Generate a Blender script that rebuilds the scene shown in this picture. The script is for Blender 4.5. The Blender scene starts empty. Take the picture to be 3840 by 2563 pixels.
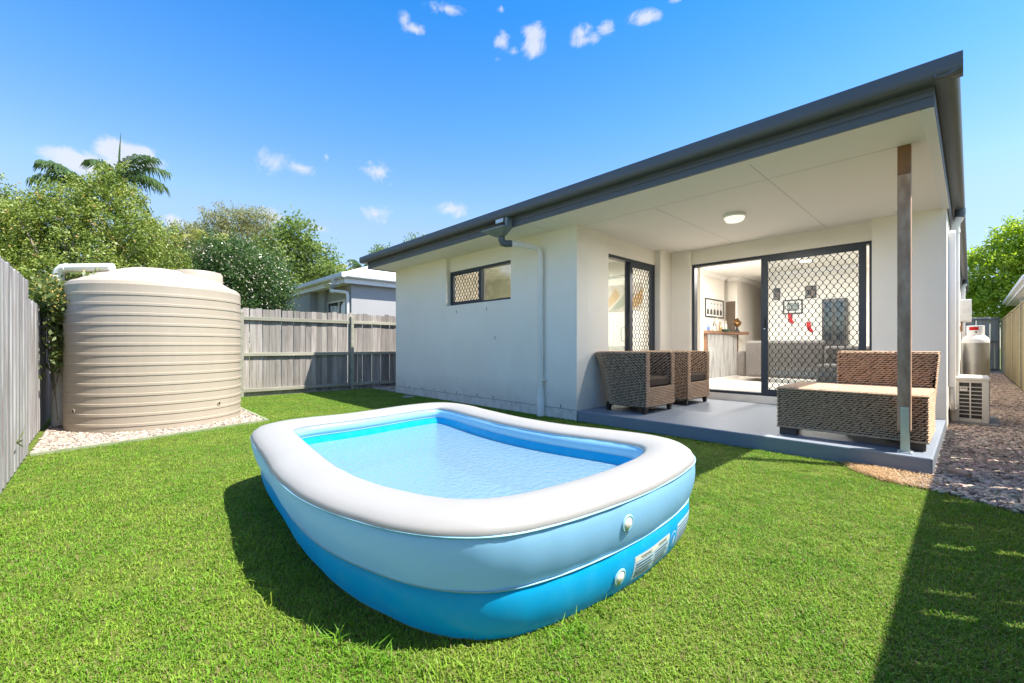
import bpy, math, random
import numpy as np
from mathutils import Vector, Matrix, noise as mnoise

random.seed(7)
RNG = np.random.default_rng(11)
SC = bpy.context.scene
COL = SC.collection
PI = math.pi

# ------------------------------------------------------------------ camera
cam = bpy.data.cameras.new('camera')
cam_o = bpy.data.objects.new('camera', cam)
COL.objects.link(cam_o)
YAW = math.radians(46.62)
cam_o.location = (0, 0, 1.1)
cam_o.rotation_euler = (PI / 2, 0, YAW)
cam.sensor_width = 36
cam.lens = 1625 / 3840 * 36
cam.shift_y = 17 / 3840
cam.clip_start = 0.05
cam.clip_end = 2000
SC.camera = cam_o

# ------------------------------------------------------------------ sky, sun, exposure
SUN = Vector((0.50, 0.29, 1.0)).normalized()
world = bpy.data.worlds.new('World')
SC.world = world
world.use_nodes = True
wt = world.node_tree
wt.nodes.clear()


def wn(t, **kw):
    n = wt.nodes.new(t)
    for k, v in kw.items():
        setattr(n, k, v)
    return n


sky = wn('ShaderNodeTexSky', sky_type='NISHITA', sun_disc=False)
sky.sun_elevation = math.asin(SUN.z)
sky.sun_rotation = math.atan2(SUN.x, SUN.y)
sky.air_density = 1.0
sky.dust_density = 0.3
sky.ozone_density = 2.0
tc = wn('ShaderNodeTexCoord')
# clear polarised air: the blue deepens with height all the way round, pale towards the horizon
sep = wn('ShaderNodeSeparateXYZ')
wt.links.new(tc.outputs['Generated'], sep.inputs[0])
ramp = wn('ShaderNodeValToRGB')
RAMP = [(0.0, (0.432, 0.425, 0.465)), (0.09, (0.432, 0.425, 0.465)), (0.25, (0.598, 0.591, 0.581)), (0.29, (0.571, 0.638, 0.664)), (0.44, (0.326, 0.604, 0.83)), (0.61, (0.12, 0.511, 0.814)), (1.0, (0.12, 0.511, 0.814))]
ramp.color_ramp.elements[0].position = RAMP[0][0]
ramp.color_ramp.elements[1].position = RAMP[-1][0]
for p, c in RAMP[1:-1]:
    ramp.color_ramp.elements.new(p)
for e, (p, c) in zip(ramp.color_ramp.elements, RAMP):
    e.color = (*c, 1)
wt.links.new(sep.outputs['Z'], ramp.inputs['Fac'])
grade = wn('ShaderNodeMix', data_type='RGBA', blend_type='MULTIPLY')
grade.inputs['Factor'].default_value = 1.0
wt.links.new(sky.outputs[0], grade.inputs['A'])
# ... and paler again round the sun
sdot = wn('ShaderNodeVectorMath', operation='DOT_PRODUCT')
wt.links.new(tc.outputs['Generated'], sdot.inputs[0])
sdot.inputs[1].default_value = SUN
sk = wn('ShaderNodeMapRange', interpolation_type='SMOOTHSTEP')
sk.inputs['From Min'].default_value = 0.62
sk.inputs['From Max'].default_value = 0.97
wt.links.new(sdot.outputs['Value'], sk.inputs['Value'])
smix = wn('ShaderNodeMix', data_type='RGBA')
wt.links.new(sk.outputs[0], smix.inputs['Factor'])
wt.links.new(ramp.outputs[0], smix.inputs['A'])
smix.inputs['B'].default_value = (1.0, 0.96, 0.90, 1)
wt.links.new(smix.outputs['Result'], grade.inputs['B'])
nz = wn('ShaderNodeTexNoise')
nz.inputs['Scale'].default_value = 19
nz.inputs['Distortion'].default_value = 0.5
nz.inputs['Detail'].default_value = 9
nz.inputs['Roughness'].default_value = 0.66
wt.links.new(tc.outputs['Generated'], nz.inputs['Vector'])


def cloud_blob(direction, wid, hei, strength):
    """soft mask round one direction of the sky: 1 in the middle, below 0 outside"""
    d = Vector(direction).normalized()
    r = d.cross(Vector((0, 0, 1))).normalized()
    u = r.cross(d)
    out = []
    for ax, s in ((r, wid), (u, hei)):
        n = wn('ShaderNodeVectorMath', operation='DOT_PRODUCT')
        wt.links.new(tc.outputs['Generated'], n.inputs[0])
        n.inputs[1].default_value = ax / s
        m = wn('ShaderNodeMath', operation='MULTIPLY')
        wt.links.new(n.outputs['Value'], m.inputs[0])
        wt.links.new(n.outputs['Value'], m.inputs[1])
        out.append(m)
    a = wn('ShaderNodeMath', operation='ADD')
    wt.links.new(out[0].outputs[0], a.inputs[0])
    wt.links.new(out[1].outputs[0], a.inputs[1])
    q = wn('ShaderNodeMath', operation='SQRT')
    wt.links.new(a.outputs[0], q.inputs[0])
    f = wn('ShaderNodeVectorMath', operation='DOT_PRODUCT')
    wt.links.new(tc.outputs['Generated'], f.inputs[0])
    f.inputs[1].default_value = d
    g = wn('ShaderNodeMath', operation='GREATER_THAN')
    wt.links.new(f.outputs['Value'], g.inputs[0])
    g.inputs[1].default_value = 0.2
    s1 = wn('ShaderNodeMath', operation='SUBTRACT')
    s1.inputs[0].default_value = 1.0
    wt.links.new(q.outputs[0], s1.inputs[1])
    c = wn('ShaderNodeMath', operation='MAXIMUM')
    wt.links.new(s1.outputs[0], c.inputs[0])
    c.inputs[1].default_value = 0.0
    m = wn('ShaderNodeMath', operation='MULTIPLY')
    wt.links.new(c.outputs[0], m.inputs[0])
    wt.links.new(g.outputs[0], m.inputs[1])
    m2 = wn('ShaderNodeMath', operation='MULTIPLY')
    wt.links.new(m.outputs[0], m2.inputs[0])
    m2.inputs[1].default_value = strength
    return m2.outputs[0]


CLOUDS = [
    ((-0.7029, 0.3958, 0.591), 0.0149, 0.0149, 0.8),
    ((-0.6999, 0.415, 0.5813), 0.032, 0.0118, 0.85),
    ((-0.65, 0.4524, 0.6106), 0.0464, 0.0139, 0.9),
    ((-0.5879, 0.5273, 0.6135), 0.0151, 0.0084, 0.7),
    ((-0.6069, 0.5495, 0.5743), 0.0203, 0.0217, 1.0),
    ((-0.5617, 0.5859, 0.5841), 0.0312, 0.026, 1.25),
    ((-0.5702, 0.5929, 0.5687), 0.0335, 0.0264, 1.15),
    ((-0.5985, 0.5699, 0.563), 0.016, 0.0114, 0.85),
    ((-0.6273, 0.5503, 0.551), 0.0126, 0.009, 0.6),
    ((-0.496, 0.645, 0.5814), 0.0274, 0.0188, 0.85),
    ((-0.4913, 0.6575, 0.5712), 0.038, 0.0145, 0.95),
    ((-0.459, 0.6717, 0.5815), 0.022, 0.0169, 0.75),
    ((-0.4002, 0.7038, 0.587), 0.0392, 0.0157, 0.95),
    ((-0.3502, 0.7206, 0.5984), 0.0156, 0.0063, 0.7),
    ((-0.9491, 0.0124, 0.3148), 0.0375, 0.0275, 1.9),
    ((-0.9574, -0.0152, 0.2882), 0.0634, 0.0268, 1.8),
    ((-0.9486, 0.0415, 0.3137), 0.0466, 0.0285, 1.6),
    ((-0.944, 0.0533, 0.3257), 0.0183, 0.0157, 1.1),
    ((-0.9619, -0.048, 0.2691), 0.0399, 0.0188, 1.1),
    ((-0.9078, 0.2301, 0.3507), 0.0449, 0.0359, 0.85),
    ((-0.8949, 0.2804, 0.3471), 0.035, 0.021, 0.95),
    ((-0.838, 0.4103, 0.3597), 0.0502, 0.0314, 0.9),
    ((-0.8334, 0.4371, 0.3384), 0.0231, 0.0115, 0.7),
    ((-0.8637, 0.4199, 0.2786), 0.0469, 0.0286, 0.9),
    ((-0.7784, 0.553, 0.2971), 0.057, 0.0244, 0.95),
    ((-0.9362, 0.2435, 0.2535), 0.0377, 0.02, 1.0),
    ((-0.9166, 0.3191, 0.2408), 0.0398, 0.0162, 1.0),
    ((-0.9712, 0.092, 0.2198), 0.0198, 0.0184, 1.1),
    ((-0.9701, 0.1211, 0.2102), 0.0263, 0.0146, 0.8),
    ((-0.8717, 0.32, 0.3711), 0.0071, 0.0095, 0.7)]
acc = None
for c in CLOUDS:
    o = cloud_blob(*c)
    if acc is None:
        acc = o
    else:
        mx = wn('ShaderNodeMath', operation='MAXIMUM')
        wt.links.new(acc, mx.inputs[0])
        wt.links.new(o, mx.inputs[1])
        acc = mx.outputs[0]
# mask + (noise - .5) * k - threshold
k1 = wn('ShaderNodeMath', operation='MULTIPLY_ADD')
wt.links.new(nz.outputs['Fac'], k1.inputs[0])
k1.inputs[1].default_value = 2.9
k1.inputs[2].default_value = -1.54
k2 = wn('ShaderNodeMath', operation='ADD')
wt.links.new(k1.outputs[0], k2.inputs[0])
wt.links.new(acc, k2.inputs[1])
gate = wn('ShaderNodeMath', operation='MULTIPLY')
gate.use_clamp = True
wt.links.new(acc, gate.inputs[0])
gate.inputs[1].default_value = 4.0
mr = wn('ShaderNodeMapRange', interpolation_type='SMOOTHSTEP')
mr.inputs['From Min'].default_value = 0.02
mr.inputs['From Max'].default_value = 0.95
wt.links.new(k2.outputs[0], mr.inputs['Value'])
mg = wn('ShaderNodeMath', operation='MULTIPLY')
wt.links.new(mr.outputs[0], mg.inputs[0])
wt.links.new(gate.outputs[0], mg.inputs[1])
mg2 = wn('ShaderNodeMath', operation='MULTIPLY')
wt.links.new(mg.outputs[0], mg2.inputs[0])
mg2.inputs[1].default_value = 0.80
mixc = wn('ShaderNodeMix', data_type='RGBA')
wt.links.new(mg2.outputs[0], mixc.inputs['Factor'])
wt.links.new(grade.outputs['Result'], mixc.inputs['A'])
mixc.inputs['B'].default_value = (2.3, 2.35, 2.5, 1)
bg = wn('ShaderNodeBackground')
bg.inputs['Strength'].default_value = 0.069
wt.links.new(mixc.outputs['Result'], bg.inputs['Color'])
wo = wn('ShaderNodeOutputWorld')
wt.links.new(bg.outputs[0], wo.inputs['Surface'])

sun = bpy.data.lights.new('sun', 'SUN')
sun.energy = 2.0
sun.angle = math.radians(0.53)
sun.color = (1.0, 0.95, 0.87)
sun_o = bpy.data.objects.new('sun', sun)
COL.objects.link(sun_o)
sun_o.location = (20, 12, 40)
sun_o.rotation_euler = (-SUN).to_track_quat('-Z', 'Y').to_euler()

vs = SC.view_settings
vs.view_transform = 'Standard'
vs.look = 'None'
vs.gamma = 1
vs.use_curve_mapping = False
vs.exposure = 2.5
SC.cycles.max_bounces = 8
SC.cycles.diffuse_bounces = 5
SC.cycles.transparent_max_bounces = 24
SC.cycles.caustics_reflective = False
SC.cycles.caustics_refractive = False
SC.cycles.use_denoising = True


# ------------------------------------------------------------------ materials
def M(name, col, rough=0.6, spec=0.4, metal=0.0, col2=None, vs=4.0, stretch=(1, 1, 1), contrast=(0.3, 0.7),
      bump=0.0, bs=60.0, bstretch=None, rnd=0.0, coat=0.0, detail=5.0, trans=0.0, emit=None, rnd_hue=0.0):
    m = bpy.data.materials.new(name)
    m.use_nodes = True
    nt = m.node_tree
    N, L = nt.nodes, nt.links
    b = N['Principled BSDF']
    b.inputs['Roughness'].default_value = rough
    b.inputs['Specular IOR Level'].default_value = spec
    b.inputs['Metallic'].default_value = metal
    b.inputs['Coat Weight'].default_value = coat
    if trans:
        b.inputs['Transmission Weight'].default_value = trans
    if emit:
        b.inputs['Emission Color'].default_value = (*emit[:3], 1)
        b.inputs['Emission Strength'].default_value = emit[3]
    c4 = lambda c: (c[0], c[1], c[2], 1)
    t = N.new('ShaderNodeTexCoord')
    oi = N.new('ShaderNodeObjectInfo')
    add = N.new('ShaderNodeVectorMath')
    add.operation = 'MULTIPLY_ADD'
    L.new(oi.outputs['Random'], add.inputs[0])
    add.inputs[1].default_value = (37.0, 91.0, 53.0)
    L.new(t.outputs['Object'], add.inputs[2])
    src = None
    if col2 is not None:
        mp = N.new('ShaderNodeMapping')
        mp.inputs['Scale'].default_value = stretch
        L.new(add.outputs[0], mp.inputs['Vector'])
        n = N.new('ShaderNodeTexNoise')
        n.inputs['Scale'].default_value = vs
        n.inputs['Detail'].default_value = detail
        n.inputs['Roughness'].default_value = 0.6
        L.new(mp.outputs[0], n.inputs['Vector'])
        r = N.new('ShaderNodeMapRange')
        r.inputs['From Min'].default_value = contrast[0]
        r.inputs['From Max'].default_value = contrast[1]
        L.new(n.outputs['Fac'], r.inputs['Value'])
        mx = N.new('ShaderNodeMix')
        mx.data_type = 'RGBA'
        mx.inputs['A'].default_value = c4(col)
        mx.inputs['B'].default_value = c4(col2)
        L.new(r.outputs[0], mx.inputs['Factor'])
        src = mx.outputs['Result']
    if rnd or rnd_hue:
        h = N.new('ShaderNodeHueSaturation')
        if src is None:
            h.inputs['Color'].default_value = c4(col)
        else:
            L.new(src, h.inputs['Color'])
        v = N.new('ShaderNodeMapRange')
        v.inputs['To Min'].default_value = 1 - rnd
        v.inputs['To Max'].default_value = 1 + rnd
        L.new(oi.outputs['Random'], v.inputs['Value'])
        L.new(v.outputs[0], h.inputs['Value'])
        if rnd_hue:
            v2 = N.new('ShaderNodeMapRange')
            v2.inputs['To Min'].default_value = 0.5 - rnd_hue
            v2.inputs['To Max'].default_value = 0.5 + rnd_hue
            ml = N.new('ShaderNodeMath')
            ml.operation = 'MULTIPLY'
            ml.inputs[1].default_value = 7.31
            fr = N.new('ShaderNodeMath')
            fr.operation = 'FRACT'
            L.new(oi.outputs['Random'], ml.inputs[0])
            L.new(ml.outputs[0], fr.inputs[0])
            L.new(fr.outputs[0], v2.inputs['Value'])
            L.new(v2.outputs[0], h.inputs['Hue'])
        src = h.outputs[0]
    if src is None:
        b.inputs['Base Color'].default_value = c4(col)
    else:
        L.new(src, b.inputs['Base Color'])
    if bump:
        mp = N.new('ShaderNodeMapping')
        mp.inputs['Scale'].default_value = bstretch or stretch
        L.new(add.outputs[0], mp.inputs['Vector'])
        n = N.new('ShaderNodeTexNoise')
        n.inputs['Scale'].default_value = bs
        n.inputs['Detail'].default_value = 4
        L.new(mp.outputs[0], n.inputs['Vector'])
        bp = N.new('ShaderNodeBump')
        bp.inputs['Strength'].default_value = bump
        bp.inputs['Distance'].default_value = 0.01
        L.new(n.outputs['Fac'], bp.inputs['Height'])
        L.new(bp.outputs[0], b.inputs['Normal'])
    return m


def leaf_mat(name, col, col2, vs=1.6, trl=0.45, rough=0.45, contrast=(0.3, 0.7)):
    """leaf: diffuse + translucent + a little gloss, two tones mixed by noise in the plant's own space"""
    m = bpy.data.materials.new(name)
    m.use_nodes = True
    nt = m.node_tree
    N, L = nt.nodes, nt.links
    b = N['Principled BSDF']
    b.inputs['Roughness'].default_value = rough
    b.inputs['Specular IOR Level'].default_value = 0.4
    t = N.new('ShaderNodeTexCoord')
    n = N.new('ShaderNodeTexNoise')
    n.inputs['Scale'].default_value = vs
    n.inputs['Detail'].default_value = 8
    n.inputs['Roughness'].default_value = 0.75
    L.new(t.outputs['Object'], n.inputs['Vector'])
    r = N.new('ShaderNodeMapRange')
    r.inputs['From Min'].default_value = contrast[0]
    r.inputs['From Max'].default_value = contrast[1]
    L.new(n.outputs['Fac'], r.inputs['Value'])
    mx = N.new('ShaderNodeMix')
    mx.data_type = 'RGBA'
    mx.inputs['A'].default_value = (*col, 1)
    mx.inputs['B'].default_value = (*col2, 1)
    L.new(r.outputs[0], mx.inputs['Factor'])
    L.new(mx.outputs['Result'], b.inputs['Base Color'])
    tr = N.new('ShaderNodeBsdfTranslucent')
    h = N.new('ShaderNodeHueSaturation')
    h.inputs['Saturation'].default_value = 1.1
    h.inputs['Value'].default_value = 1.25
    L.new(mx.outputs['Result'], h.inputs['Color'])
    L.new(h.outputs[0], tr.inputs['Color'])
    ms = N.new('ShaderNodeMixShader')
    ms.inputs[0].default_value = trl
    L.new(b.outputs[0], ms.inputs[1])
    L.new(tr.outputs[0], ms.inputs[2])
    L.new(ms.outputs[0], N['Material Output'].inputs['Surface'])
    return m


def glass_mat(name, tint=(0.95, 0.97, 0.96), refl=1.0, ior=1.5, rough=0.0, bump=0.0, bs=20.0, bstretch=(1, 1, 1), milky=None):
    """thin pane: transparent (lets light straight through) plus mirror reflection by Fresnel"""
    m = bpy.data.materials.new(name)
    m.use_nodes = True
    nt = m.node_tree
    N, L = nt.nodes, nt.links
    N.remove(N['Principled BSDF'])
    tr = N.new('ShaderNodeBsdfTransparent')
    tr.inputs[0].default_value = (*tint, 1)
    gl = N.new('ShaderNodeBsdfGlossy')
    gl.inputs['Roughness'].default_value = rough
    gl.inputs['Color'].default_value = (refl, refl, refl, 1)
    fr = N.new('ShaderNodeFresnel')
    gm_ = N.new('ShaderNodeNewGeometry')          # same reflectance seen from either side of the thin pane
    im = N.new('ShaderNodeMix')
    im.inputs[2].default_value = ior
    im.inputs[3].default_value = 1 / ior
    L.new(gm_.outputs['Backfacing'], im.inputs[0])
    L.new(im.outputs[0], fr.inputs['IOR'])
    ms = N.new('ShaderNodeMixShader')
    L.new(fr.outputs[0], ms.inputs[0])
    body = tr
    if milky:          # cloudy water: part of the light is scattered near the surface
        df = N.new('ShaderNodeBsdfDiffuse')
        df.inputs['Color'].default_value = (*milky[1], 1)
        body = N.new('ShaderNodeMixShader')
        body.inputs[0].default_value = milky[0]
        L.new(tr.outputs[0], body.inputs[1])
        L.new(df.outputs[0], body.inputs[2])
    L.new(body.outputs[0], ms.inputs[1])
    L.new(gl.outputs[0], ms.inputs[2])
    if bump:
        t = N.new('ShaderNodeTexCoord')
        mp = N.new('ShaderNodeMapping')
        mp.inputs['Scale'].default_value = bstretch
        L.new(t.outputs['Object'], mp.inputs['Vector'])
        n = N.new('ShaderNodeTexNoise')
        n.inputs['Scale'].default_value = bs
        n.inputs['Detail'].default_value = 5
        L.new(mp.outputs[0], n.inputs['Vector'])
        bp = N.new('ShaderNodeBump')
        bp.inputs['Strength'].default_value = bump
        bp.inputs['Distance'].default_value = 0.02
        L.new(n.outputs['Fac'], bp.inputs['Height'])
        L.new(bp.outputs[0], gl.inputs['Normal'])
        L.new(bp.outputs[0], fr.inputs['Normal'])
        if milky:
            L.new(bp.outputs[0], df.inputs['Normal'])
    L.new(ms.outputs[0], N['Material Output'].inputs['Surface'])
    return m


MT = {}
MT['render'] = M('wall_render', (0.87, 0.81, 0.715), 0.9, 0.2, col2=(0.93, 0.88, 0.795), vs=1.1, detail=9, contrast=(0.25, 0.7), bump=0.35, bs=140)
MT['render_base'] = M('wall_foot_render', (0.78, 0.73, 0.66), 0.9, 0.2, col2=(0.50, 0.44, 0.38), vs=7, contrast=(0.45, 0.8), bump=0.5, bs=90)
def splash(m, col, height):
    """mud splash of uneven height along the foot of a wall"""
    N, L = m.node_tree.nodes, m.node_tree.links
    b = N['Principled BSDF']
    src = b.inputs['Base Color'].links[0].from_socket
    ge = N.new('ShaderNodeNewGeometry')
    sp = N.new('ShaderNodeSeparateXYZ')
    L.new(ge.outputs['Position'], sp.inputs[0])
    n = N.new('ShaderNodeTexNoise')
    n.inputs['Scale'].default_value = 5
    n.inputs['Detail'].default_value = 9
    L.new(ge.outputs['Position'], n.inputs['Vector'])
    mr_ = N.new('ShaderNodeMapRange')
    mr_.inputs['From Min'].default_value = 0.02
    mr_.inputs['From Max'].default_value = height
    mr_.inputs['To Min'].default_value = 0.75
    mr_.inputs['To Max'].default_value = 0.0
    L.new(sp.outputs['Z'], mr_.inputs['Value'])
    pw = N.new('ShaderNodeMath')
    pw.operation = 'MULTIPLY'
    L.new(mr_.outputs[0], pw.inputs[0])
    L.new(n.outputs['Fac'], pw.inputs[1])
    mx = N.new('ShaderNodeMix')
    mx.data_type = 'RGBA'
    L.new(pw.outputs[0], mx.inputs['Factor'])
    L.new(src, mx.inputs['A'])
    mx.inputs['B'].default_value = (*col, 1)
    L.new(mx.outputs['Result'], b.inputs['Base Color'])


splash(MT['render'], (0.42, 0.36, 0.29), 0.55)
MT['soffit'] = M('soffit_paint', (0.88, 0.84, 0.77), 0.7, 0.25, col2=(0.86, 0.82, 0.75), vs=0.8)
MT['trim_white'] = M('white_trim', (0.80, 0.79, 0.77), 0.5, 0.4)
MT['gap'] = M('dark_gap', (0.10, 0.095, 0.09), 0.9, 0.1)
MT['joint'] = M('ceiling_joint', (0.50, 0.49, 0.46), 0.8, 0.1)
MT['steel_blue'] = M('gutter_steel', (0.098, 0.104, 0.118), 0.42, 0.35, col2=(0.112, 0.118, 0.131), vs=2.0, stretch=(0.3, 3, 3))
MT['frame'] = M('door_aluminium', (0.030, 0.040, 0.056), 0.4, 0.5)
MT['mesh_wire'] = M('grille_wire', (0.010, 0.013, 0.018), 0.6, 0.3)
MT['black'] = M('black_plastic', (0.015, 0.015, 0.017), 0.4, 0.5)
MT['roof'] = M('roof_sheet', (0.58, 0.59, 0.60), 0.4, 0.5)
MT['pvc'] = M('white_pvc', (0.82, 0.79, 0.73), 0.35, 0.4, col2=(0.76, 0.73, 0.66), vs=3, contrast=(0.45, 0.75))
MT['pvc_grey'] = M('grey_pvc', (0.085, 0.105, 0.125), 0.4, 0.5)
MT['hopper'] = M('hopper_paint', (0.16, 0.19, 0.19), 0.45, 0.5, col2=(0.22, 0.24, 0.23), vs=6)
MT['slab'] = M('slab_paint', (0.205, 0.235, 0.28), 0.5, 0.35, col2=(0.235, 0.262, 0.30), detail=9, vs=2.2, bump=0.12, bs=60)
MT['post'] = M('weathered_post', (0.38, 0.235, 0.16), 0.9, 0.12, col2=(0.58, 0.41, 0.30), vs=16, stretch=(1, 1, 0.35), contrast=(0.35, 0.7), bump=0.5, bs=60, bstretch=(1, 1, 0.3))
MT['post_top'] = M('post_head', (0.34, 0.16, 0.075), 0.8, 0.2, col2=(0.22, 0.13, 0.085), vs=10)
MT['galv'] = M('galvanised_steel', (0.52, 0.56, 0.57), 0.38, 0.5, metal=0.55, col2=(0.62, 0.65, 0.66), vs=14)
MT['galv_old'] = M('old_corrugated_steel', (0.42, 0.42, 0.41), 0.5, 0.5, metal=0.3, col2=(0.17, 0.165, 0.16), vs=3.2, stretch=(1, 4, 0.5), contrast=(0.4, 0.72))
MT['paling'] = M('weathered_paling', (0.36, 0.33, 0.30), 0.9, 0.15, col2=(0.21, 0.185, 0.165), vs=9, stretch=(2.2, 2.2, 0.16), contrast=(0.36, 0.7), bump=0.6, bs=40, bstretch=(3, 3, 0.12), rnd=0.30, rnd_hue=0.012)
MT['paling_left'] = M('bleached_paling', (0.42, 0.41, 0.40), 0.9, 0.15, col2=(0.24, 0.21, 0.195), vs=9, stretch=(3.4, 3.4, 0.12), contrast=(0.38, 0.68), bump=0.8, bs=40, bstretch=(3, 3, 0.1), rnd=0.16, rnd_hue=0.012)
MT['rail'] = M('fence_rail', (0.37, 0.35, 0.29), 0.9, 0.15, col2=(0.24, 0.24, 0.175), vs=5, stretch=(1, 0.25, 2), bump=0.5, bs=40, bstretch=(3, 0.2, 3), rnd=0.12)
MT['paling_pale'] = M('pale_paling', (0.60, 0.55, 0.49), 0.9, 0.15, col2=(0.40, 0.36, 0.31), vs=9, stretch=(2.2, 2.2, 0.16), contrast=(0.36, 0.7), bump=0.5, bs=40, bstretch=(3, 3, 0.12), rnd=0.15)
MT['paling_tan'] = M('tan_paling', (0.42, 0.37, 0.235), 0.9, 0.15, col2=(0.30, 0.26, 0.155), vs=7, stretch=(2, 2, 0.15), bump=0.5, bs=40, bstretch=(3, 3, 0.12), rnd=0.18, rnd_hue=0.008)
MT['tank'] = M('tank_plastic', (0.42, 0.36, 0.283), 0.45, 0.35, col2=(0.385, 0.325, 0.25), vs=2.2, stretch=(3, 3, 0.35), detail=8, contrast=(0.3, 0.8))
def vinyl(m, amount):
    """let part of the light through a thin inflatable skin"""
    N, L = m.node_tree.nodes, m.node_tree.links
    b = N['Principled BSDF']
    tr = N.new('ShaderNodeBsdfTranslucent')
    src = b.inputs['Base Color'].links[0].from_socket
    L.new(src, tr.inputs['Color'])
    ms = N.new('ShaderNodeMixShader')
    ms.inputs[0].default_value = amount
    L.new(b.outputs[0], ms.inputs[1])
    L.new(tr.outputs[0], ms.inputs[2])
    L.new(ms.outputs[0], N['Material Output'].inputs['Surface'])


MT['pool_white'] = M('pool_white_vinyl', (0.56, 0.535, 0.50), 0.5, 0.3, col2=(0.53, 0.505, 0.475), vs=3)
MT['pool_light'] = M('pool_pale_blue_vinyl', (0.36, 0.71, 0.98), 0.34, 0.4, col2=(0.33, 0.68, 0.97), vs=2, coat=0.15, bump=0.22, bs=7, bstretch=(1.6, 1.6, 0.5))
MT['pool_blue'] = M('pool_blue_vinyl', (0.004, 0.52, 0.97), 0.32, 0.35, col2=(0.035, 0.56, 0.97), vs=9, contrast=(0.45, 0.75), coat=0.12, bump=0.25, bs=7, bstretch=(1.6, 1.6, 0.5))
vinyl(MT['pool_white'], 0.45)
vinyl(MT['pool_light'], 0.42)
vinyl(MT['pool_blue'], 0.42)
MT['pool_seam'] = M('pool_seam_weld', (0.30, 0.60, 0.78), 0.4, 0.5)
MT['pool_floor'] = M('pool_floor_vinyl', (0.20, 0.44, 0.62), 0.5, 0.3, col2=(0.27, 0.50, 0.66), vs=16, detail=8, contrast=(0.35, 0.65), bump=1.0, bs=26)
MT['water'] = glass_mat('pool_water', (0.76, 0.89, 0.94), 1.0, 1.33, bump=0.5, bs=26, milky=(0.74, (0.19, 0.315, 0.39)))
MT['valve'] = M('valve_clear_plastic', (0.78, 0.77, 0.74), 0.25, 0.6)
MT['label'] = M('label_print', (0.42, 0.60, 0.74), 0.5, 0.4)
MT['label_head'] = M('label_heading', (0.60, 0.62, 0.56), 0.5, 0.4)
MT['ink'] = M('label_ink', (0.03, 0.07, 0.14), 0.6, 0.3)
MT['weave'] = M('seagrass_weave', (0.45, 0.275, 0.165), 0.75, 0.25, col2=(0.70, 0.51, 0.36), vs=55, contrast=(0.3, 0.7), detail=2, bump=0.6, bs=220)
MT['weave_dark'] = M('weave_core', (0.030, 0.020, 0.014), 0.9, 0.1)
MT['cushion'] = M('brown_cushion', (0.065, 0.047, 0.038), 0.9, 0.15, col2=(0.082, 0.060, 0.048), vs=30, stretch=(3, 3, 0.4), bump=0.2, bs=200)
MT['dark_wood'] = M('dark_leg_wood', (0.030, 0.018, 0.012), 0.4, 0.5)
MT['foot_wood'] = M('foot_wood', (0.13, 0.095, 0.07), 0.55, 0.4, col2=(0.09, 0.065, 0.05), vs=12, stretch=(0.3, 2, 2))
MT['glass'] = glass_mat('window_glass', (0.88, 0.90, 0.90), 1.0, 1.55)
MT['glass_dark'] = glass_mat('reflective_glass', (0.62, 0.66, 0.65), 1.0, 2.1)
MT['int_wall'] = M('interior_paint', (0.80, 0.77, 0.71), 0.8, 0.2)
MT['int_ceil'] = M('interior_ceiling_paint', (0.80, 0.79, 0.76), 0.8, 0.2)
MT['int_floor'] = M('pale_floor_boards', (0.66, 0.62, 0.56), 0.22, 0.5, col2=(0.56, 0.51, 0.45), vs=5, stretch=(0.4, 5, 1), contrast=(0.35, 0.7))
MT['cornice'] = M('cornice_white', (0.82, 0.81, 0.79), 0.7, 0.2)
MT['brown_door'] = M('brown_door', (0.14, 0.105, 0.075), 0.5, 0.4)
MT['bar_top'] = M('bar_timber', (0.23, 0.12, 0.065), 0.5, 0.4, col2=(0.12, 0.065, 0.04), vs=9, stretch=(1, 0.3, 3))
MT['bronze'] = M('bronze', (0.16, 0.085, 0.03), 0.3, 0.5, metal=0.7)
MT['print_grey'] = M('portrait_print', (0.45, 0.43, 0.40), 0.6, 0.3, col2=(0.06, 0.055, 0.05), vs=18, contrast=(0.42, 0.58))
MT['paper'] = M('mount_board', (0.72, 0.70, 0.66), 0.7, 0.2)
MT['red'] = M('red_felt', (0.50, 0.02, 0.025), 0.8, 0.2)
MT['sofa_grey'] = M('grey_sofa_fabric', (0.085, 0.080, 0.076), 0.9, 0.15, col2=(0.11, 0.10, 0.095), vs=20)
MT['cabinet'] = M('dark_cabinet', (0.05, 0.047, 0.045), 0.4, 0.5)
MT['silver'] = M('silver', (0.7, 0.7, 0.7), 0.2, 0.5, metal=1.0)
MT['acwhite'] = M('appliance_cream', (0.66, 0.62, 0.55), 0.45, 0.4)
MT['ac_dark'] = M('coil_dark', (0.06, 0.055, 0.05), 0.7, 0.3, col2=(0.09, 0.085, 0.08), vs=60)
MT['cyl'] = M('galvanised_cylinder', (0.42, 0.41, 0.39), 0.42, 0.5, metal=0.7, col2=(0.22, 0.21, 0.19), vs=5, stretch=(1, 1, 0.5), contrast=(0.45, 0.75))
MT['cyl_white'] = M('cylinder_white_paint', (0.76, 0.75, 0.73), 0.4, 0.4)
MT['concrete'] = M('concrete', (0.34, 0.335, 0.315), 0.9, 0.2, col2=(0.27, 0.265, 0.25), vs=12, bump=0.3)
MT['kerb'] = M('mossy_kerb', (0.30, 0.31, 0.22), 0.9, 0.2, col2=(0.18, 0.22, 0.11), vs=5, bump=0.3)
MT['soil'] = M('soil', (0.16, 0.115, 0.08), 0.95, 0.1, col2=(0.24, 0.175, 0.125), vs=14, bump=0.8, bs=50)
MT['thatch'] = M('lawn_thatch', (0.065, 0.105, 0.018), 0.95, 0.05, col2=(0.12, 0.145, 0.03), vs=18, detail=8)
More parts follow.
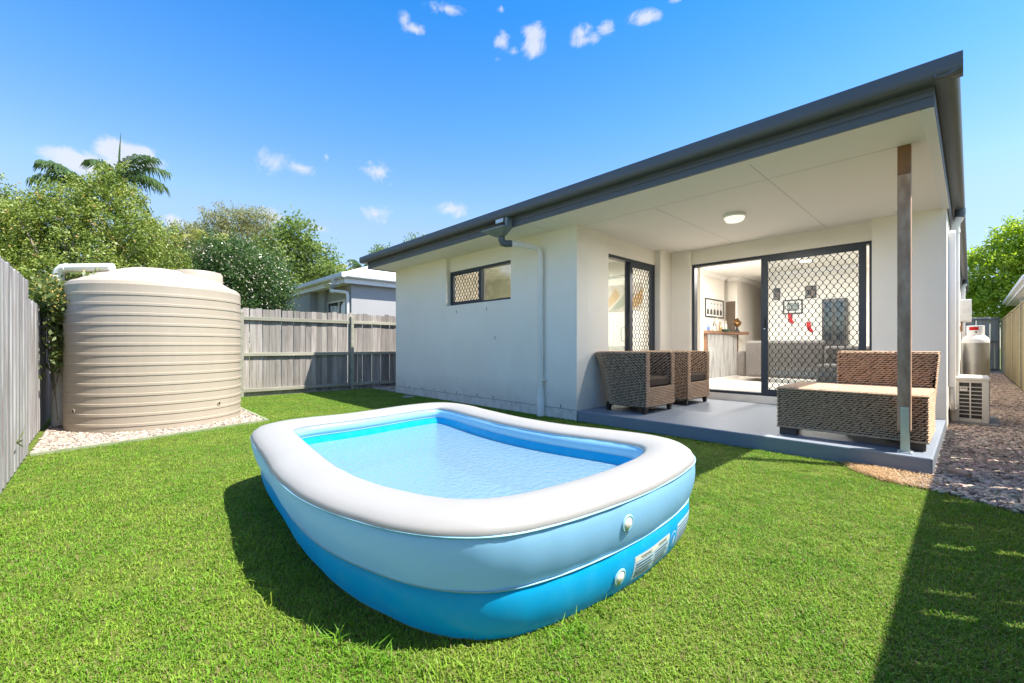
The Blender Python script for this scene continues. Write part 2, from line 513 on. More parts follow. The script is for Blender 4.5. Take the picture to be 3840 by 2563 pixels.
MT['ground'] = M('ground_grass', (0.10, 0.14, 0.035), 0.95, 0.05, col2=(0.16, 0.15, 0.06), vs=0.5, detail=8)
MT['pebble'] = M('cream_pebble', (0.36, 0.30, 0.245), 0.8, 0.2, rnd=0.55, rnd_hue=0.03)
MT['pebble_grey'] = M('grey_pebble', (0.50, 0.395, 0.32), 0.85, 0.15, rnd=0.6, rnd_hue=0.04)
MT['grass'] = None
MT['bark'] = M('bark', (0.20, 0.16, 0.12), 0.95, 0.1, col2=(0.30, 0.25, 0.20), vs=9, stretch=(1, 1, 0.3), bump=0.6)
MT['leaf_lilly'] = leaf_mat('lilly_pilly_leaf', (0.11, 0.19, 0.03), (0.34, 0.38, 0.085), vs=2.4, trl=0.32, contrast=(0.34, 0.66))
MT['leaf_tip'] = leaf_mat('bronze_tip_leaf', (0.42, 0.36, 0.11), (0.44, 0.28, 0.12), vs=4)
MT['leaf_dark'] = leaf_mat('camellia_leaf', (0.047, 0.101, 0.027), (0.101, 0.169, 0.047), vs=2.5, trl=0.3, rough=0.3)
MT['leaf_gum'] = leaf_mat('gum_leaf', (0.20, 0.22, 0.085), (0.32, 0.31, 0.14), vs=0.9)
MT['leaf_mid'] = leaf_mat('broad_tree_leaf', (0.119, 0.196, 0.039), (0.210, 0.266, 0.070), vs=1.0)
MT['leaf_lime'] = leaf_mat('lime_leaf', (0.22, 0.36, 0.03), (0.46, 0.56, 0.075), vs=1.2, trl=0.5)
MT['leaf_palm'] = leaf_mat('palm_leaf', (0.046, 0.091, 0.029), (0.098, 0.150, 0.046), vs=1.5, trl=0.3, rough=0.35)
MT['leaf_palm_light'] = leaf_mat('yellow_palm_leaf', (0.221, 0.260, 0.052), (0.364, 0.351, 0.117), vs=1.5)
MT['leaf_vine'] = leaf_mat('vine_leaf', (0.105, 0.165, 0.045), (0.210, 0.240, 0.068), vs=5)
MT['flower'] = M('cream_flower', (0.50, 0.46, 0.33), 0.7, 0.2)
MT['flower_y'] = M('yellow_flower', (0.52, 0.36, 0.10), 0.7, 0.2)
MT['straw'] = leaf_mat('dry_straw', (0.50, 0.33, 0.17), (0.62, 0.45, 0.27), vs=9, trl=0.2)
MT['bottle_glass'] = glass_mat('bottle_glass', (0.80, 0.85, 0.82), 1.0, 1.5)


# ------------------------------------------------------------------ mesh helper
class MB:
    def __init__(s):
        s.v, s.f = [], []

    def add(s, vs, fs):
        o = len(s.v)
        s.v += [tuple(p) for p in vs]
        s.f += [tuple(i + o for i in f) for f in fs]
        return s

    def box(s, x0, y0, z0, x1, y1, z1):
        x0, x1 = min(x0, x1), max(x0, x1)
        y0, y1 = min(y0, y1), max(y0, y1)
        z0, z1 = min(z0, z1), max(z0, z1)
        return s.add([(x0, y0, z0), (x1, y0, z0), (x1, y1, z0), (x0, y1, z0), (x0, y0, z1), (x1, y0, z1), (x1, y1, z1), (x0, y1, z1)],
                     [(0, 3, 2, 1), (4, 5, 6, 7), (0, 1, 5, 4), (1, 2, 6, 5), (2, 3, 7, 6), (3, 0, 4, 7)])

    def prism(s, poly, a, b, axis='x'):
        """closed 2-D polygon extruded from a to b along an axis (poly is in the two other axes, in xyz order)"""
        n = len(poly)
        mk = {'x': lambda p, t: (t, p[0], p[1]), 'y': lambda p, t: (p[0], t, p[1]), 'z': lambda p, t: (p[0], p[1], t)}[axis]
        vs = [mk(p, a) for p in poly] + [mk(p, b) for p in poly]
        fs = [(i, (i + 1) % n, n + (i + 1) % n, n + i) for i in range(n)]
        return s.add(vs, fs + [tuple(range(n))[::-1], tuple(range(n, 2 * n))])

    def tube(s, pts, r, n=12, caps=True):
        pts = [Vector(p) for p in pts]
        rs = r if isinstance(r, (list, tuple)) else [r] * len(pts)
        up = Vector((0, 0, 1))
        rings = []
        prev = None
        for i, p in enumerate(pts):
            d = (pts[min(i + 1, len(pts) - 1)] - pts[max(i - 1, 0)])
            if d.length < 1e-9:
                d = Vector((0, 0, 1))
            d.normalize()
            a = prev if prev is not None else (Vector((1, 0, 0)) if abs(d.z) > 0.9 else up)
            u = (a - d * a.dot(d))
            if u.length < 1e-5:
                u = Vector((0, 1, 0)) - d * d.y
            u.normalize()
            prev = u
            w = d.cross(u)
            rings.append([p + (u * math.cos(2 * PI * k / n) + w * math.sin(2 * PI * k / n)) * rs[i] for k in range(n)])
        vs = [q for ring in rings for q in ring]
        fs = []
        for i in range(len(pts) - 1):
            for k in range(n):
                fs.append((i * n + k, i * n + (k + 1) % n, (i + 1) * n + (k + 1) % n, (i + 1) * n + k))
        if caps:
            fs.append(tuple(range(n))[::-1])
            fs.append(tuple((len(pts) - 1) * n + k for k in range(n)))
        return s.add(vs, fs)

    def lathe(s, prof, cx, cy, n=32, sx=1.0, sy=1.0):
        vs, fs = [], []
        for (r, z) in prof:
            for k in range(n):
                a = 2 * PI * k / n
                vs.append((cx + r * sx * math.cos(a), cy + r * sy * math.sin(a), z))
        for i in range(len(prof) - 1):
            for k in range(n):
                fs.append((i * n + k, i * n + (k + 1) % n, (i + 1) * n + (k + 1) % n, (i + 1) * n + k))
        if prof[0][0] > 1e-6:
            fs.append(tuple(range(n))[::-1])
        if prof[-1][0] > 1e-6:
            fs.append(tuple((len(prof) - 1) * n + k for k in range(n)))
        return s.add(vs, fs)

    def grid(s, rows, closed_u=False, closed_v=False):
        """rows: list of rows of points"""
        nv, nu = len(rows), len(rows[0])
        vs = [p for r in rows for p in r]
        fs = []
        for j in range(nv if closed_v else nv - 1):
            for i in range(nu if closed_u else nu - 1):
                a, b = j * nu + i, j * nu + (i + 1) % nu
                c, d = ((j + 1) % nv) * nu + (i + 1) % nu, ((j + 1) % nv) * nu + i
                fs.append((a, b, c, d))
        return s.add(vs, fs)


ORIG = {}


def link(o, parent=None):
    COL.objects.link(o)
    if parent is not None:
        o.parent = parent
    return o


def root_of(o):
    while o.parent is not None:
        o = o.parent
    return o


def tag(o, label=None, cat=None, group=None, kind=None):
    if label:
        o['label'] = label
    if cat:
        o['category'] = cat
    if group:
        o['group'] = group
    if kind:
        o['kind'] = kind
    return o


def thing(name, loc, label, cat, group=None):
    o = bpy.data.objects.new(name, None)
    o.empty_display_size = 0.1
    o.location = loc
    COL.objects.link(o)
    ORIG[o] = Vector(loc)
    return tag(o, label, cat, group)


def finish(me, mat, smooth):
    if mat is not None:
        me.materials.append(mat)
    if smooth:
        me.polygons.foreach_set('use_smooth', [True] * len(me.polygons))
        if smooth != 'all':
            try:
                me.set_sharp_from_angle(angle=math.radians(smooth if smooth is not True else 40))
            except Exception:
                pass


def obj(name, mb, mat, parent=None, smooth=False, bevel=0.0, kind=None, seg=2):
    """link mb (world coordinates) as ONE mesh object; a child is kept relative to its thing's base"""
    if parent is not None:
        base = ORIG.get(root_of(parent), Vector((0, 0, 0)))
    else:
        a = np.array(mb.v)
        base = Vector(((a[:, 0].min() + a[:, 0].max()) / 2, (a[:, 1].min() + a[:, 1].max()) / 2, a[:, 2].min()))
    me = bpy.data.meshes.new(name)
    me.from_pydata([(p[0] - base.x, p[1] - base.y, p[2] - base.z) for p in mb.v], [], mb.f)
    finish(me, mat, smooth)
    o = bpy.data.objects.new(name, me)
    if parent is None:
        o.location = base
        ORIG[o] = base
    link(o, parent)
    if bevel:
        b = o.modifiers.new('bevel', 'BEVEL')
        b.width = bevel
        b.segments = seg
        b.limit_method = 'ANGLE'
        b.angle_limit = math.radians(50)
    if kind:
        o['kind'] = kind
    return o


def npobj(name, verts, faces, mat, parent=None, base=None, smooth=False, kind=None):
    """numpy arrays: verts (n,3), faces (m,k) all with k corners"""
    if base is None:
        base = ORIG[root_of(parent)] if parent is not None else Vector((0, 0, 0))
    v = np.asarray(verts, dtype=np.float32) - np.array(base, dtype=np.float32)
    f = np.asarray(faces, dtype=np.int32)
    me = bpy.data.meshes.new(name)
    me.vertices.add(len(v))
    me.vertices.foreach_set('co', v.ravel())
    k = f.shape[1]
    me.loops.add(f.size)
    me.loops.foreach_set('vertex_index', f.ravel())
    me.polygons.add(len(f))
    me.polygons.foreach_set('loop_start', np.arange(0, f.size, k, dtype=np.int32))
    me.polygons.foreach_set('loop_total', np.full(len(f), k, dtype=np.int32))
    me.update(calc_edges=True)
    me.validate()
    finish(me, mat, 'all' if smooth else False)
    o = bpy.data.objects.new(name, me)
    if parent is None:
        o.location = base
        ORIG[o] = Vector(base)
    link(o, parent)
    if kind:
        o['kind'] = kind
    return o


def kids(o):
    return [c for c in SC.objects if c.parent is o]


def copy_tree(o, parent=None):
    c = o.copy()
    COL.objects.link(c)
    c.parent = parent
    for ch in kids(o):
        copy_tree(ch, c)
    return c


def text_mesh(s, size):
    cu = bpy.data.curves.new('t', 'FONT')
    cu.body = s
    cu.size = size
    to = bpy.data.objects.new('t', cu)
    me = bpy.data.meshes.new_from_object(to)
    vs = [tuple(v.co) for v in me.vertices]
    fs = [tuple(p.vertices) for p in me.polygons]
    bpy.data.objects.remove(to)
    bpy.data.curves.remove(cu)
    bpy.data.meshes.remove(me)
    return vs, fs

# ------------------------------------------------------------------ ground and setting
g = MB().add([(-300, -300, 0), (300, -300, 0), (300, 300, 0), (-300, 300, 0)], [(0, 1, 2, 3)])
go = obj('ground', g, MT['ground'], kind='structure')
go.location.z = -0.03
tag(go, 'grassy ground of the neighbourhood beyond the fences')


def sheet(name, poly, z, mat, label):
    o = obj(name, MB().add([(x, y, z) for x, y in poly], [tuple(range(len(poly)))]), mat, kind='structure')
    return tag(o, label)


LAWN = [(-10.7, -0.53), (-7.02, -0.53), (-6.5, -0.53), (1.0, -3.0), (1.0, 3.9), (0.24, 4.36), (-0.20, 4.60), (-0.44, 4.63), (-0.66, 4.80), (-0.75, 5.06), (-9.37, 5.06), (-10.7, 5.06)]
sheet('lawn', [(-10.75, -3), (1.2, -3), (1.2, 5.1), (-10.75, 5.1)], 0.0, MT['thatch'], 'sunny green backyard lawn')
BED = [(-10.7, -0.53), (-6.47, -0.53), (-6.62, 0.20), (-7.10, 1.74), (-10.7, 1.74)]
sheet('gravel_bed', BED, 0.006, MT['soil'], 'cream pebble bed under the rain tank')
PATH = [(-0.215, 5.06), (-0.20, 4.58), (0.24, 4.36), (0.86, 3.95), (0.86, 28), (-0.2, 28)]
sheet('gravel_path', PATH, 0.006, MT['soil'], 'grey pebble side path along the house wall')
sheet('bare_soil', [(-0.80, 5.06), (-0.66, 4.80), (-0.44, 4.62), (-0.20, 4.58), (-0.18, 5.06)], 0.010, MT['soil'], 'bare straw-covered soil at the patio corner')
sheet('gravel_strip', [(-10.7, 5.02), (-9.4, 5.02), (-9.38, 26), (-10.7, 26)], 0.006, MT['soil'], 'gravel strip between house and back fence')
k = MB()
kp = [(-6.45, -0.53), (-6.60, 0.20), (-7.08, 1.76)]
for a, b in zip(kp[:-1], kp[1:]):
    d = Vector((b[0] - a[0], b[1] - a[1], 0)).normalized()
    n = Vector((d.y, -d.x, 0)) * 0.025
    k.add([(a[0] - n.x, a[1] - n.y, -0.02), (a[0] + n.x, a[1] + n.y, -0.02), (b[0] + n.x, b[1] + n.y, -0.02), (b[0] - n.x, b[1] - n.y, -0.02),
           (a[0] - n.x, a[1] - n.y, 0.028), (a[0] + n.x, a[1] + n.y, 0.028), (b[0] + n.x, b[1] + n.y, 0.028), (b[0] - n.x, b[1] - n.y, 0.028)],
          [(0, 3, 2, 1), (4, 5, 6, 7), (0, 1, 5, 4), (1, 2, 6, 5), (2, 3, 7, 6), (3, 0, 4, 7)])
k.box(-10.7, 1.735, -0.02, -7.1, 1.775, 0.026)
tag(obj('kerb', k, MT['kerb'], kind='structure'), 'thin mossy concrete edging of the tank bed')
# patio slab
sl = MB().box(-3.955, 5.055, -0.1, -0.215, 7.97, 0.155)
slab = obj('patio', sl, MT['slab'], bevel=0.012, kind='structure')
tag(slab, 'blue grey painted concrete patio slab')
sl = MB().box(-3.955, 7.80, 0.1, -0.95, 7.978, 0.152)

# ------------------------------------------------------------------ the house
house = thing('house', (-5, 5.06, 0), 'cream rendered single storey house with dark blue gutters and open covered patio', 'house')
GX0, GX1, GY = -9.66, -0.03, 4.29      # outer gutter lines
FX0, FX1, FY = -9.50, -0.18, 4.42      # fascia lines
ZS = 2.88                              # soffit height


def hp(name, mb, mat, parent=None, **kw):
    return obj(name, mb, MT[mat], parent or house, **kw)


# rear wall with the recessed window
hp('wall', MB().box(-9.37, 5.06, 0.0, -7.30, 5.30, 2.9), 'render')
hp('wall', MB().box(-7.30, 5.06, 0.0, -5.387, 5.30, 1.905), 'render')
hp('wall', MB().box(-7.30, 5.16, 2.60, -5.387, 5.30, 2.9), 'render')
hp('wall', MB().box(-5.387, 5.06, 0.0, -3.97, 5.30, 2.9), 'render')
hp('wall', MB().box(-4.20, 5.302, 0.0, -3.97, 5.87, 2.9), 'render')
hp('wall', MB().box(-4.20, 5.872, 2.61, -4.05, 7.50, 2.9), 'render')
hp('wall', MB().box(-4.30, 7.502, 0.1, -3.94, 8.15, 2.9), 'render')
hp('wall', MB().box(-3.938, 7.92, 0.1, -3.57, 8.15, 2.9), 'render')
hp('wall', MB().box(-3.568, 7.98, 2.61, -0.952, 8.15, 2.9), 'render')
hp('wall', MB().box(-0.95, 7.83, 0.0, -0.21, 8.15, 2.9), 'render')
hp('wall', MB().box(-0.44, 8.152, 0.0, -0.21, 25.0, 2.9), 'render')
hp('wall', MB().box(-9.37, 5.302, 0.0, -9.15, 25.0, 2.9), 'render')
# rendered foot of the rear wall, a touch set out, and the slits above it
hp('wall_foot', MB().box(-9.375, 5.050, -0.05, -3.968, 5.059, 0.150), 'render_base')
hp('foot_crack', MB().box(-9.372, 5.056, 0.1515, -3.968, 5.0595, 0.1565), 'gap')
sls = MB().box(-7.9, 5.0585, 0.16, -7.89, 5.062, 0.215)
first = hp('weep_slot', MB().box(-8.75, 5.0575, 0.16, -8.738, 5.063, 0.215), 'gap')
for i, x in enumerate((-8.2, -7.75, -7.35, -6.95, -6.3, -5.85, -4.28)):
    c = first.copy()
    COL.objects.link(c)
    c.location.x = x + 8.75
for x, z in ((-6.95, 1.745), (-6.03, 1.745), (-5.8, 1.22)):
    c = first.copy()
    COL.objects.link(c)
    c.location = (x + 8.75, 0, z - 0.16)
hp('patio_step', MB().box(-3.568, 7.955, 0.10, -0.952, 8.15, 0.27), 'render')
# ceiling, soffit
hp('soffit', MB().box(-9.47, 4.445, ZS, -0.26, 7.975, ZS + 0.02), 'soffit')
hp('soffit', MB().box(-9.47, 7.98, ZS + 0.001, -9.372, 25.0, ZS + 0.021), 'soffit')
jl = [(-1.49, 4.6, -1.484, 7.94), (-2.803, 5.2, -2.797, 7.90), (-4.45, 4.45, -4.445, 5.05), (-6.45, 4.45, -6.445, 5.05), (-8.2, 4.45, -8.195, 5.05)]
j0 = None
for (a, b, c, d) in jl:
    hp('ceiling_joint', MB().box(a, b, ZS - 0.0015, c, d, ZS + 0.005), 'joint')
hp('ceiling_joint', MB().box(-3.90, 5.155, ZS - 0.0015, -0.30, 5.160, ZS + 0.005), 'joint')
hp('patio_beam', MB().box(-0.255, 4.447, ZS - 0.03, -0.185, 7.83, ZS + 0.12), 'trim_white')
# fascia with two pressed grooves
fp = [(FY, 3.10), (FY, 2.985), (FY + 0.006, 2.98), (FY + 0.006, 2.972), (FY, 2.967), (FY, 2.938), (FY + 0.008, 2.933), (FY + 0.008, 2.925), (FY, 2.92), (FY, 2.862), (FY + 0.022, 2.862), (FY + 0.022, 3.10)]
hp('fascia', MB().prism(fp, FX0, FX1), 'steel_blue')
hp('fascia', MB().box(FX0, FY + 0.024, 2.862, FX0 + 0.022, 25, 3.10), 'steel_blue')
hp('fascia', MB().box(FX1 - 0.02, FY + 0.024, 2.862, FX1, 24, 3.10), 'steel_blue')


def quad_gutter(o, w=0.125):
    """gutter section: o = offset of its back, negative side is out"""
    p = [(0, 3.125), (0, 3.005), (-0.06, 3.0)]
    for a in range(0, 100, 18):
        t = math.radians(a)
        p.append((-0.075 - 0.05 * math.sin(t), 3.045 - 0.045 * math.cos(t)))
    p += [(-w, 3.125), (-w + 0.004, 3.135), (-w + 0.014, 3.135), (-w + 0.014, 3.12), (-w + 0.01, 3.05), (-0.07, 3.012), (-0.01, 3.012), (-0.01, 3.125)]
    return p


hp('gutter', MB().prism([(FY + a - 0.003, z) for a, z in quad_gutter(0)], GX0 + 0.005, GX1 - 0.005), 'steel_blue', smooth=30)
hp('gutter', MB().prism([(FX1 + 0.003 - a, z) for a, z in quad_gutter(0)], GY + 0.006, 22.3, 'y'), 'steel_blue', smooth=30)
hp('gutter', MB().prism([(FX0 - 0.003 + a, z) for a, z in quad_gutter(0)], GY + 0.006, 25, 'y'), 'steel_blue', smooth=30)
# roof: low hip of ribbed sheet
rf = MB()
pz = 0.40
X0, X1, Y0, Y1, Z0 = -9.55, -0.12, 4.33, 25.0, 3.118
mid = (X0 + X1) / 2
hh = (X1 - X0) / 2
rz = Z0 + hh * pz
rf.add([(X0, Y0, Z0), (X1, Y0, Z0), (X1, Y1, Z0), (X0, Y1, Z0), (mid, Y0 + hh, rz), (mid, Y1 - hh, rz)],
       [(0, 1, 4), (1, 2, 5, 4), (2, 3, 5), (3, 0, 4, 5)])
for i in range(int((X1 - X0) / 0.19)):
    x = X0 + 0.1 + i * 0.19
    run = min(x - X0, X1 - x)
    rf.add([(x - 0.02, Y0 - 0.01, Z0 + 0.0), (x + 0.02, Y0 - 0.01, Z0 + 0.0), (x, Y0 - 0.01, Z0 + 0.026),
            (x - 0.02, Y0 + run, Z0 + run * pz), (x + 0.02, Y0 + run, Z0 + run * pz), (x, Y0 + run, Z0 + run * pz + 0.026)],
           [(0, 2, 1), (0, 1, 4, 3), (1, 2, 5, 4), (2, 0, 3, 5)])
hp('roof', rf, 'roof')

# timber post on its steel stirrup
post = hp('post', MB().box(-0.450, 5.155, 0.35, -0.360, 5.245, 2.62), 'post', bevel=0.003)
hp('post_head', MB().box(-0.449, 5.156, 2.621, -0.361, 5.244, 2.879), 'post_top', post)
br = MB().box(-0.428, 5.148, 0.165, -0.372, 5.1545, 0.56).box(-0.428, 5.2455, 0.165, -0.372, 5.252, 0.56)
br.box(-0.405, 5.157, 0.165, -0.395, 5.2425, 0.348)
hp('bracket', br, 'galv', post, bevel=0.001)
bp = MB().box(-0.45, 5.12, 0.1555, -0.35, 5.28, 0.1645)
hp('base_plate', bp, 'galv', post, bevel=0.002)
for (x, y) in ((-0.437, 5.137), (-0.363, 5.137)):
    hp('bolt', MB().lathe([(0.010, 0.165), (0.010, 0.173), (0.006, 0.175), (0.006, 0.182), (0.0, 0.183)], x, y, 8), 'galv', post)
for z in (0.40, 0.50):
    hp('bolt', MB().tube([(-0.40, 5.147, z), (-0.40, 5.138, z)], 0.010, 8), 'galv', post)

# rain head, elbow, downpipe on the rear wall
dp = hp('downpipe', MB().tube([(-4.80, 4.52, 2.66), (-4.68, 4.86, 2.645), (-4.655, 4.945, 2.63), (-4.64, 4.985, 2.59), (-4.637, 4.998, 2.53), (-4.637, 5.0, 2.45), (-4.637, 5.0, 0.42)], 0.045, 16), 'pvc', smooth=50)
hp('pipe_socket', MB().lathe([(0.045, 0.44), (0.052, 0.43), (0.053, 0.36), (0.057, 0.30), (0.060, 0.295), (0.060, -0.02)], -4.637, 5.0, 18), 'pvc', dp, smooth=40)
hp('pipe_collar', MB().lathe([(0.0455, 2.52), (0.050, 2.52), (0.050, 2.47), (0.0455, 2.47)], -4.637, 5.0, 18), 'pvc', dp, smooth=40)
hp('pipe_clip', MB().box(-4.695, 4.985, 0.56, -4.555, 5.058, 0.585), 'pvc', dp)
el = MB().tube([(-4.885, 4.40, 2.76), (-4.885, 4.40, 2.70), (-4.875, 4.415, 2.665), (-4.85, 4.455, 2.655), (-4.80, 4.53, 2.66)], [0.05, 0.052, 0.053, 0.053, 0.052], 16)
hp('elbow', el, 'pvc_grey', dp, smooth=50)
rh = MB()
top = [(-5.16, 4.23), (-4.66, 4.23), (-4.66, 4.41), (-5.16, 4.41)]
bot = [(-4.96, 4.34), (-4.81, 4.34), (-4.81, 4.41), (-4.96, 4.41)]
rh.add([(x, y, 2.865) for x, y in top] + [(x, y, 2.845) for x, y in top] + [(x, y, 2.755) for x, y in bot] + [(x * 0.95 + 0.05 * -4.9, y * .9 + .1 * 4.33, 2.86) for x, y in top],
       [(0, 1, 5, 4), (1, 2, 6, 5), (2, 3, 7, 6), (3, 0, 4, 7), (4, 5, 9, 8), (5, 6, 10, 9), (6, 7, 11, 10), (7, 4, 8, 11), (8, 9, 10, 11), (0, 3, 15, 12), (1, 0, 12, 13), (2, 1, 13, 14), (3, 2, 14, 15)])
rh.box(-4.70, 4.30, 2.866, -4.66, 4.412, 2.99)
hp('rain_head', rh, 'hopper', dp)
hp('gutter_spout', MB().box(-4.93, 4.315, 2.945, -4.76, 4.415, 3.004), 'galv', dp, bevel=0.003)

# white ribbed ceiling light of the patio
cl = thing('ceiling_light', (-2.19, 6.2, ZS), 'lit round white light fixed to the patio ceiling', 'light')
obj('base_ring', MB().lathe([(0.0, ZS - 0.001), (0.135, ZS - 0.001), (0.138, ZS - 0.03), (0.13, ZS - 0.045), (0.115, ZS - 0.047)], -2.19, 6.2, 32), MT['trim_white'], cl, smooth=40)
obj('diffuser', MB().lathe([(0.124, ZS - 0.046), (0.12, ZS - 0.07), (0.10, ZS - 0.095), (0.06, ZS - 0.11), (0.0, ZS - 0.115)], -2.19, 6.2, 32), M('opal_glass', (0.78, 0.77, 0.66), 0.12, 0.6, emit=(1.0, 0.97, 0.80, 0.16)), cl, smooth=60)
pl_ = bpy.data.lights.new('patio_lamp_light', 'AREA')
pl_.shape = 'DISK'
pl_.size = 0.2
pl_.energy = 7
pl_.color = (1.0, 0.96, 0.90)
plo = bpy.data.objects.new('patio_lamp_light', pl_)
COL.objects.link(plo)
plo.parent = cl
plo.location = (0, 0, -0.13)


# ------------------------------------------------------------------ security grilles, doors, windows
def grille(u0, u1, z0, z1, pitch, half, place, w=0.0105, th=0.007):
    """diamond lattice of wavy wires; place(u, z, off) -> xyz. half = half a cell's height"""
    mb = MB()
    nz_ = int(round((z1 - z0) / half))
    half = (z1 - z0) / nz_
    nu = int(round((u1 - u0) / pitch))
    pitch = (u1 - u0) / nu
    sub = 4
    for i in range(2 * nu + 1):
        pts = []
        for j in range(nz_ * sub + 1):
            t = j / sub
            ph = math.cos(PI * t)
            ph = math.copysign(abs(ph) ** 0.75, ph)
            u = u0 + (i * 0.5) * pitch + (pitch * 0.25) * ph * (1 if i % 2 == 0 else -1)
            u = min(max(u, u0), u1)
            pts.append((u, z0 + t * half))
        n = len(pts)
        vs, fs = [], []
        for (u, z) in pts:
            vs += [place(u - w / 2, z, -th / 2), place(u + w / 2, z, -th / 2), place(u + w / 2, z, th / 2), place(u - w / 2, z, th / 2)]
        for j in range(n - 1):
            for q in range(4):
                fs.append((j * 4 + q, j * 4 + (q + 1) % 4, j * 4 + 4 + (q + 1) % 4, j * 4 + 4 + q))
        mb.add(vs, fs)
    return mb


def frame4(u0, u1, z0, z1, w, d0, d1, place):
    """rectangular frame of four bars"""
    mb = MB()
    def bar(a, b, c, d):
        p = [place(a, c, d0), place(b, d, d1)]
        mb.box(*p[0], *p[1])
    bar(u0, u0 + w, z0, z1)
    bar(u1 - w, u1, z0, z1)
    bar(u0 + w, u1 - w, z0, z0 + w)
    bar(u0 + w, u1 - w, z1 - w, z1)
    return mb


def pane(u0, u1, z0, z1, d, place, th=0.004):
    mb = MB()
    a, b = place(u0, z0, d), place(u1, z1, d + th)
    mb.box(*a, *b)
    return mb


PB = lambda u, z, d: (u, 8.02 + d, z)          # rear patio door plane
door = hp('sliding_door', frame4(-3.567, -0.953, 0.272, 2.608, 0.045, -0.03, 0.10, PB), 'frame', bevel=0.002)
sd = frame4(-2.385, -1.03, 0.30, 2.575, 0.085, -0.038, -0.012, PB)
hp('screen_frame', sd, 'frame', door, bevel=0.002)
hp('security_grille', grille(-2.30, -1.115, 0.385, 2.49, 0.0912, 0.0702, lambda u, z, d: PB(u, z, -0.025 + d)), 'mesh_wire', door, kind='stuff')
hp('glass_frame', frame4(-2.42, -1.06, 0.31, 2.565, 0.055, 0.03, 0.06, PB), 'frame', door)
hp('pane', pane(-2.365, -1.115, 0.365, 2.51, 0.044, PB), 'glass', door)
hp('handle', MB().tube([(-2.343, 7.98, 1.42), (-2.343, 7.955, 1.43), (-2.343, 7.955, 1.53), (-2.343, 7.98, 1.54)], 0.011, 8).box(-2.357, 7.974, 1.36, -2.329, 7.981, 1.60), 'black', door)
hp('lock', MB().tube([(-2.343, 7.982, 1.385), (-2.343, 7.966, 1.385)], 0.012, 10), 'silver', door)

PS = lambda u, z, d: (-4.09 - d, u, z)          # patio side door plane, looking from +X
sdoor = hp('sliding_door', frame4(5.874, 7.498, 0.16, 2.608, 0.05, -0.04, 0.06, PS), 'frame', bevel=0.002)
tag(sdoor, 'side sliding door onto the patio')
hp('screen_frame', frame4(6.66, 7.45, 0.21, 2.56, 0.085, -0.03, -0.008, PS), 'frame', sdoor, bevel=0.002)
hp('security_grille', grille(6.745, 7.365, 0.295, 2.475, 0.0886, 0.0703, lambda u, z, d: PS(u, z, -0.019 + d)), 'mesh_wire', sdoor, kind='stuff')
hp('pane', pane(5.925, 6.66, 0.21, 2.555, 0.02, PS), 'glass_dark', sdoor)
hp('pane', pane(6.69, 7.44, 0.22, 2.55, 0.036, PS), 'glass', sdoor)
hp('stile', MB().box(-4.135, 6.60, 0.21, -4.10, 6.69, 2.557), 'frame', sdoor)
hp('handle', MB().tube([(-4.099, 6.56, 1.18), (-4.06, 6.55, 1.19), (-4.05, 6.55, 1.30), (-4.06, 6.55, 1.41), (-4.099, 6.56, 1.42)], 0.012, 8), 'black', sdoor, smooth=True)

PW = lambda u, z, d: (u, 5.20 + d, z)          # rear window plane
win = hp('window', frame4(-7.298, -5.389, 1.908, 2.598, 0.045, -0.035, 0.06, PW), 'frame', bevel=0.002)
tag(win, 'high sliding window with a diamond grille on its left half')
hp('mullion', MB().box(-6.36, 5.155, 1.953, -6.305, 5.235, 2.553), 'frame', win)
hp('screen_frame', frame4(-7.25, -6.362, 1.955, 2.551, 0.035, -0.025, -0.005, PW), 'frame', win)
hp('security_grille', grille(-7.215, -6.397, 1.99, 2.516, 0.0909, 0.0657, lambda u, z, d: PW(u, z, -0.015 + d)), 'mesh_wire', win, kind='stuff')
hp('pane', pane(-7.25, -6.362, 1.955, 2.551, 0.012, PW), 'glass', win)
hp('pane', pane(-6.303, -5.436, 1.955, 2.551, 0.022, PW), 'glass_dark', win)

# ------------------------------------------------------------------ interior shell (parts of the house)
ZF, ZC = 0.30, 3.02
hp('interior_floor', MB().box(-4.72, 8.152, ZF - 0.05, -0.442, 22, ZF), 'int_floor')
hp('interior_ceiling', MB().box(-4.9, 8.152, ZC, -0.442, 22, ZC + 0.04), 'int_ceil')
hp('interior_wall', MB().box(-4.9, 8.152, ZF - 0.05, -4.72, 12.60, ZC), 'int_wall')
hp('interior_wall', MB().box(-4.40, 8.60, ZF, -3.675, 8.75, ZC), 'int_wall')
hp('interior_wall', MB().box(-4.718, 12.87, 2.36, -4.47, 13.0, ZC), 'int_wall')
hp('interior_wall', MB().box(-4.52, 12.87, ZF, -4.47, 13.0, 2.358), 'int_wall')
hp('interior_wall', MB().box(-4.60, 13.002, ZF, -4.47, 22, ZC), 'int_wall')
hp('interior_wall', MB().box(-3.85, 13.0, ZF, -0.442, 13.1, ZC), 'int_wall')
hp('interior_wall', MB().box(-3.85, 13.102, ZF, -3.75, 22, ZC), 'int_wall')
hp('interior_wall', MB().box(-4.468, 21.5, ZF, -3.852, 21.6, ZC), 'int_wall')
hp('interior_wall', MB().box(-4.98, 12.602, ZF, -4.90, 13.2, ZC), 'int_wall')
hp('interior_wall', MB().box(-4.899, 12.96, ZF, -4.61, 13.05, ZC), 'int_wall')
hp('interior_wall', MB().box(-0.47, 8.175, ZF, -0.443, 13.0, ZC), 'int_wall')
hp('interior_wall', MB().box(-4.72, 8.153, 2.615, -0.44, 8.172, ZC), 'int_wall')
hp('interior_door', MB().box(-4.78, 12.90, ZF, -4.522, 12.94, 2.355), 'brown_door')
hp('interior_door', MB().box(-4.468, 18.2, ZF, -4.45, 19.1, 2.36), 'black')
cor = [(0, 0), (0.10, 0), (0.09, -0.03), (0.05, -0.06), (0.03, -0.09), (0, -0.10)]
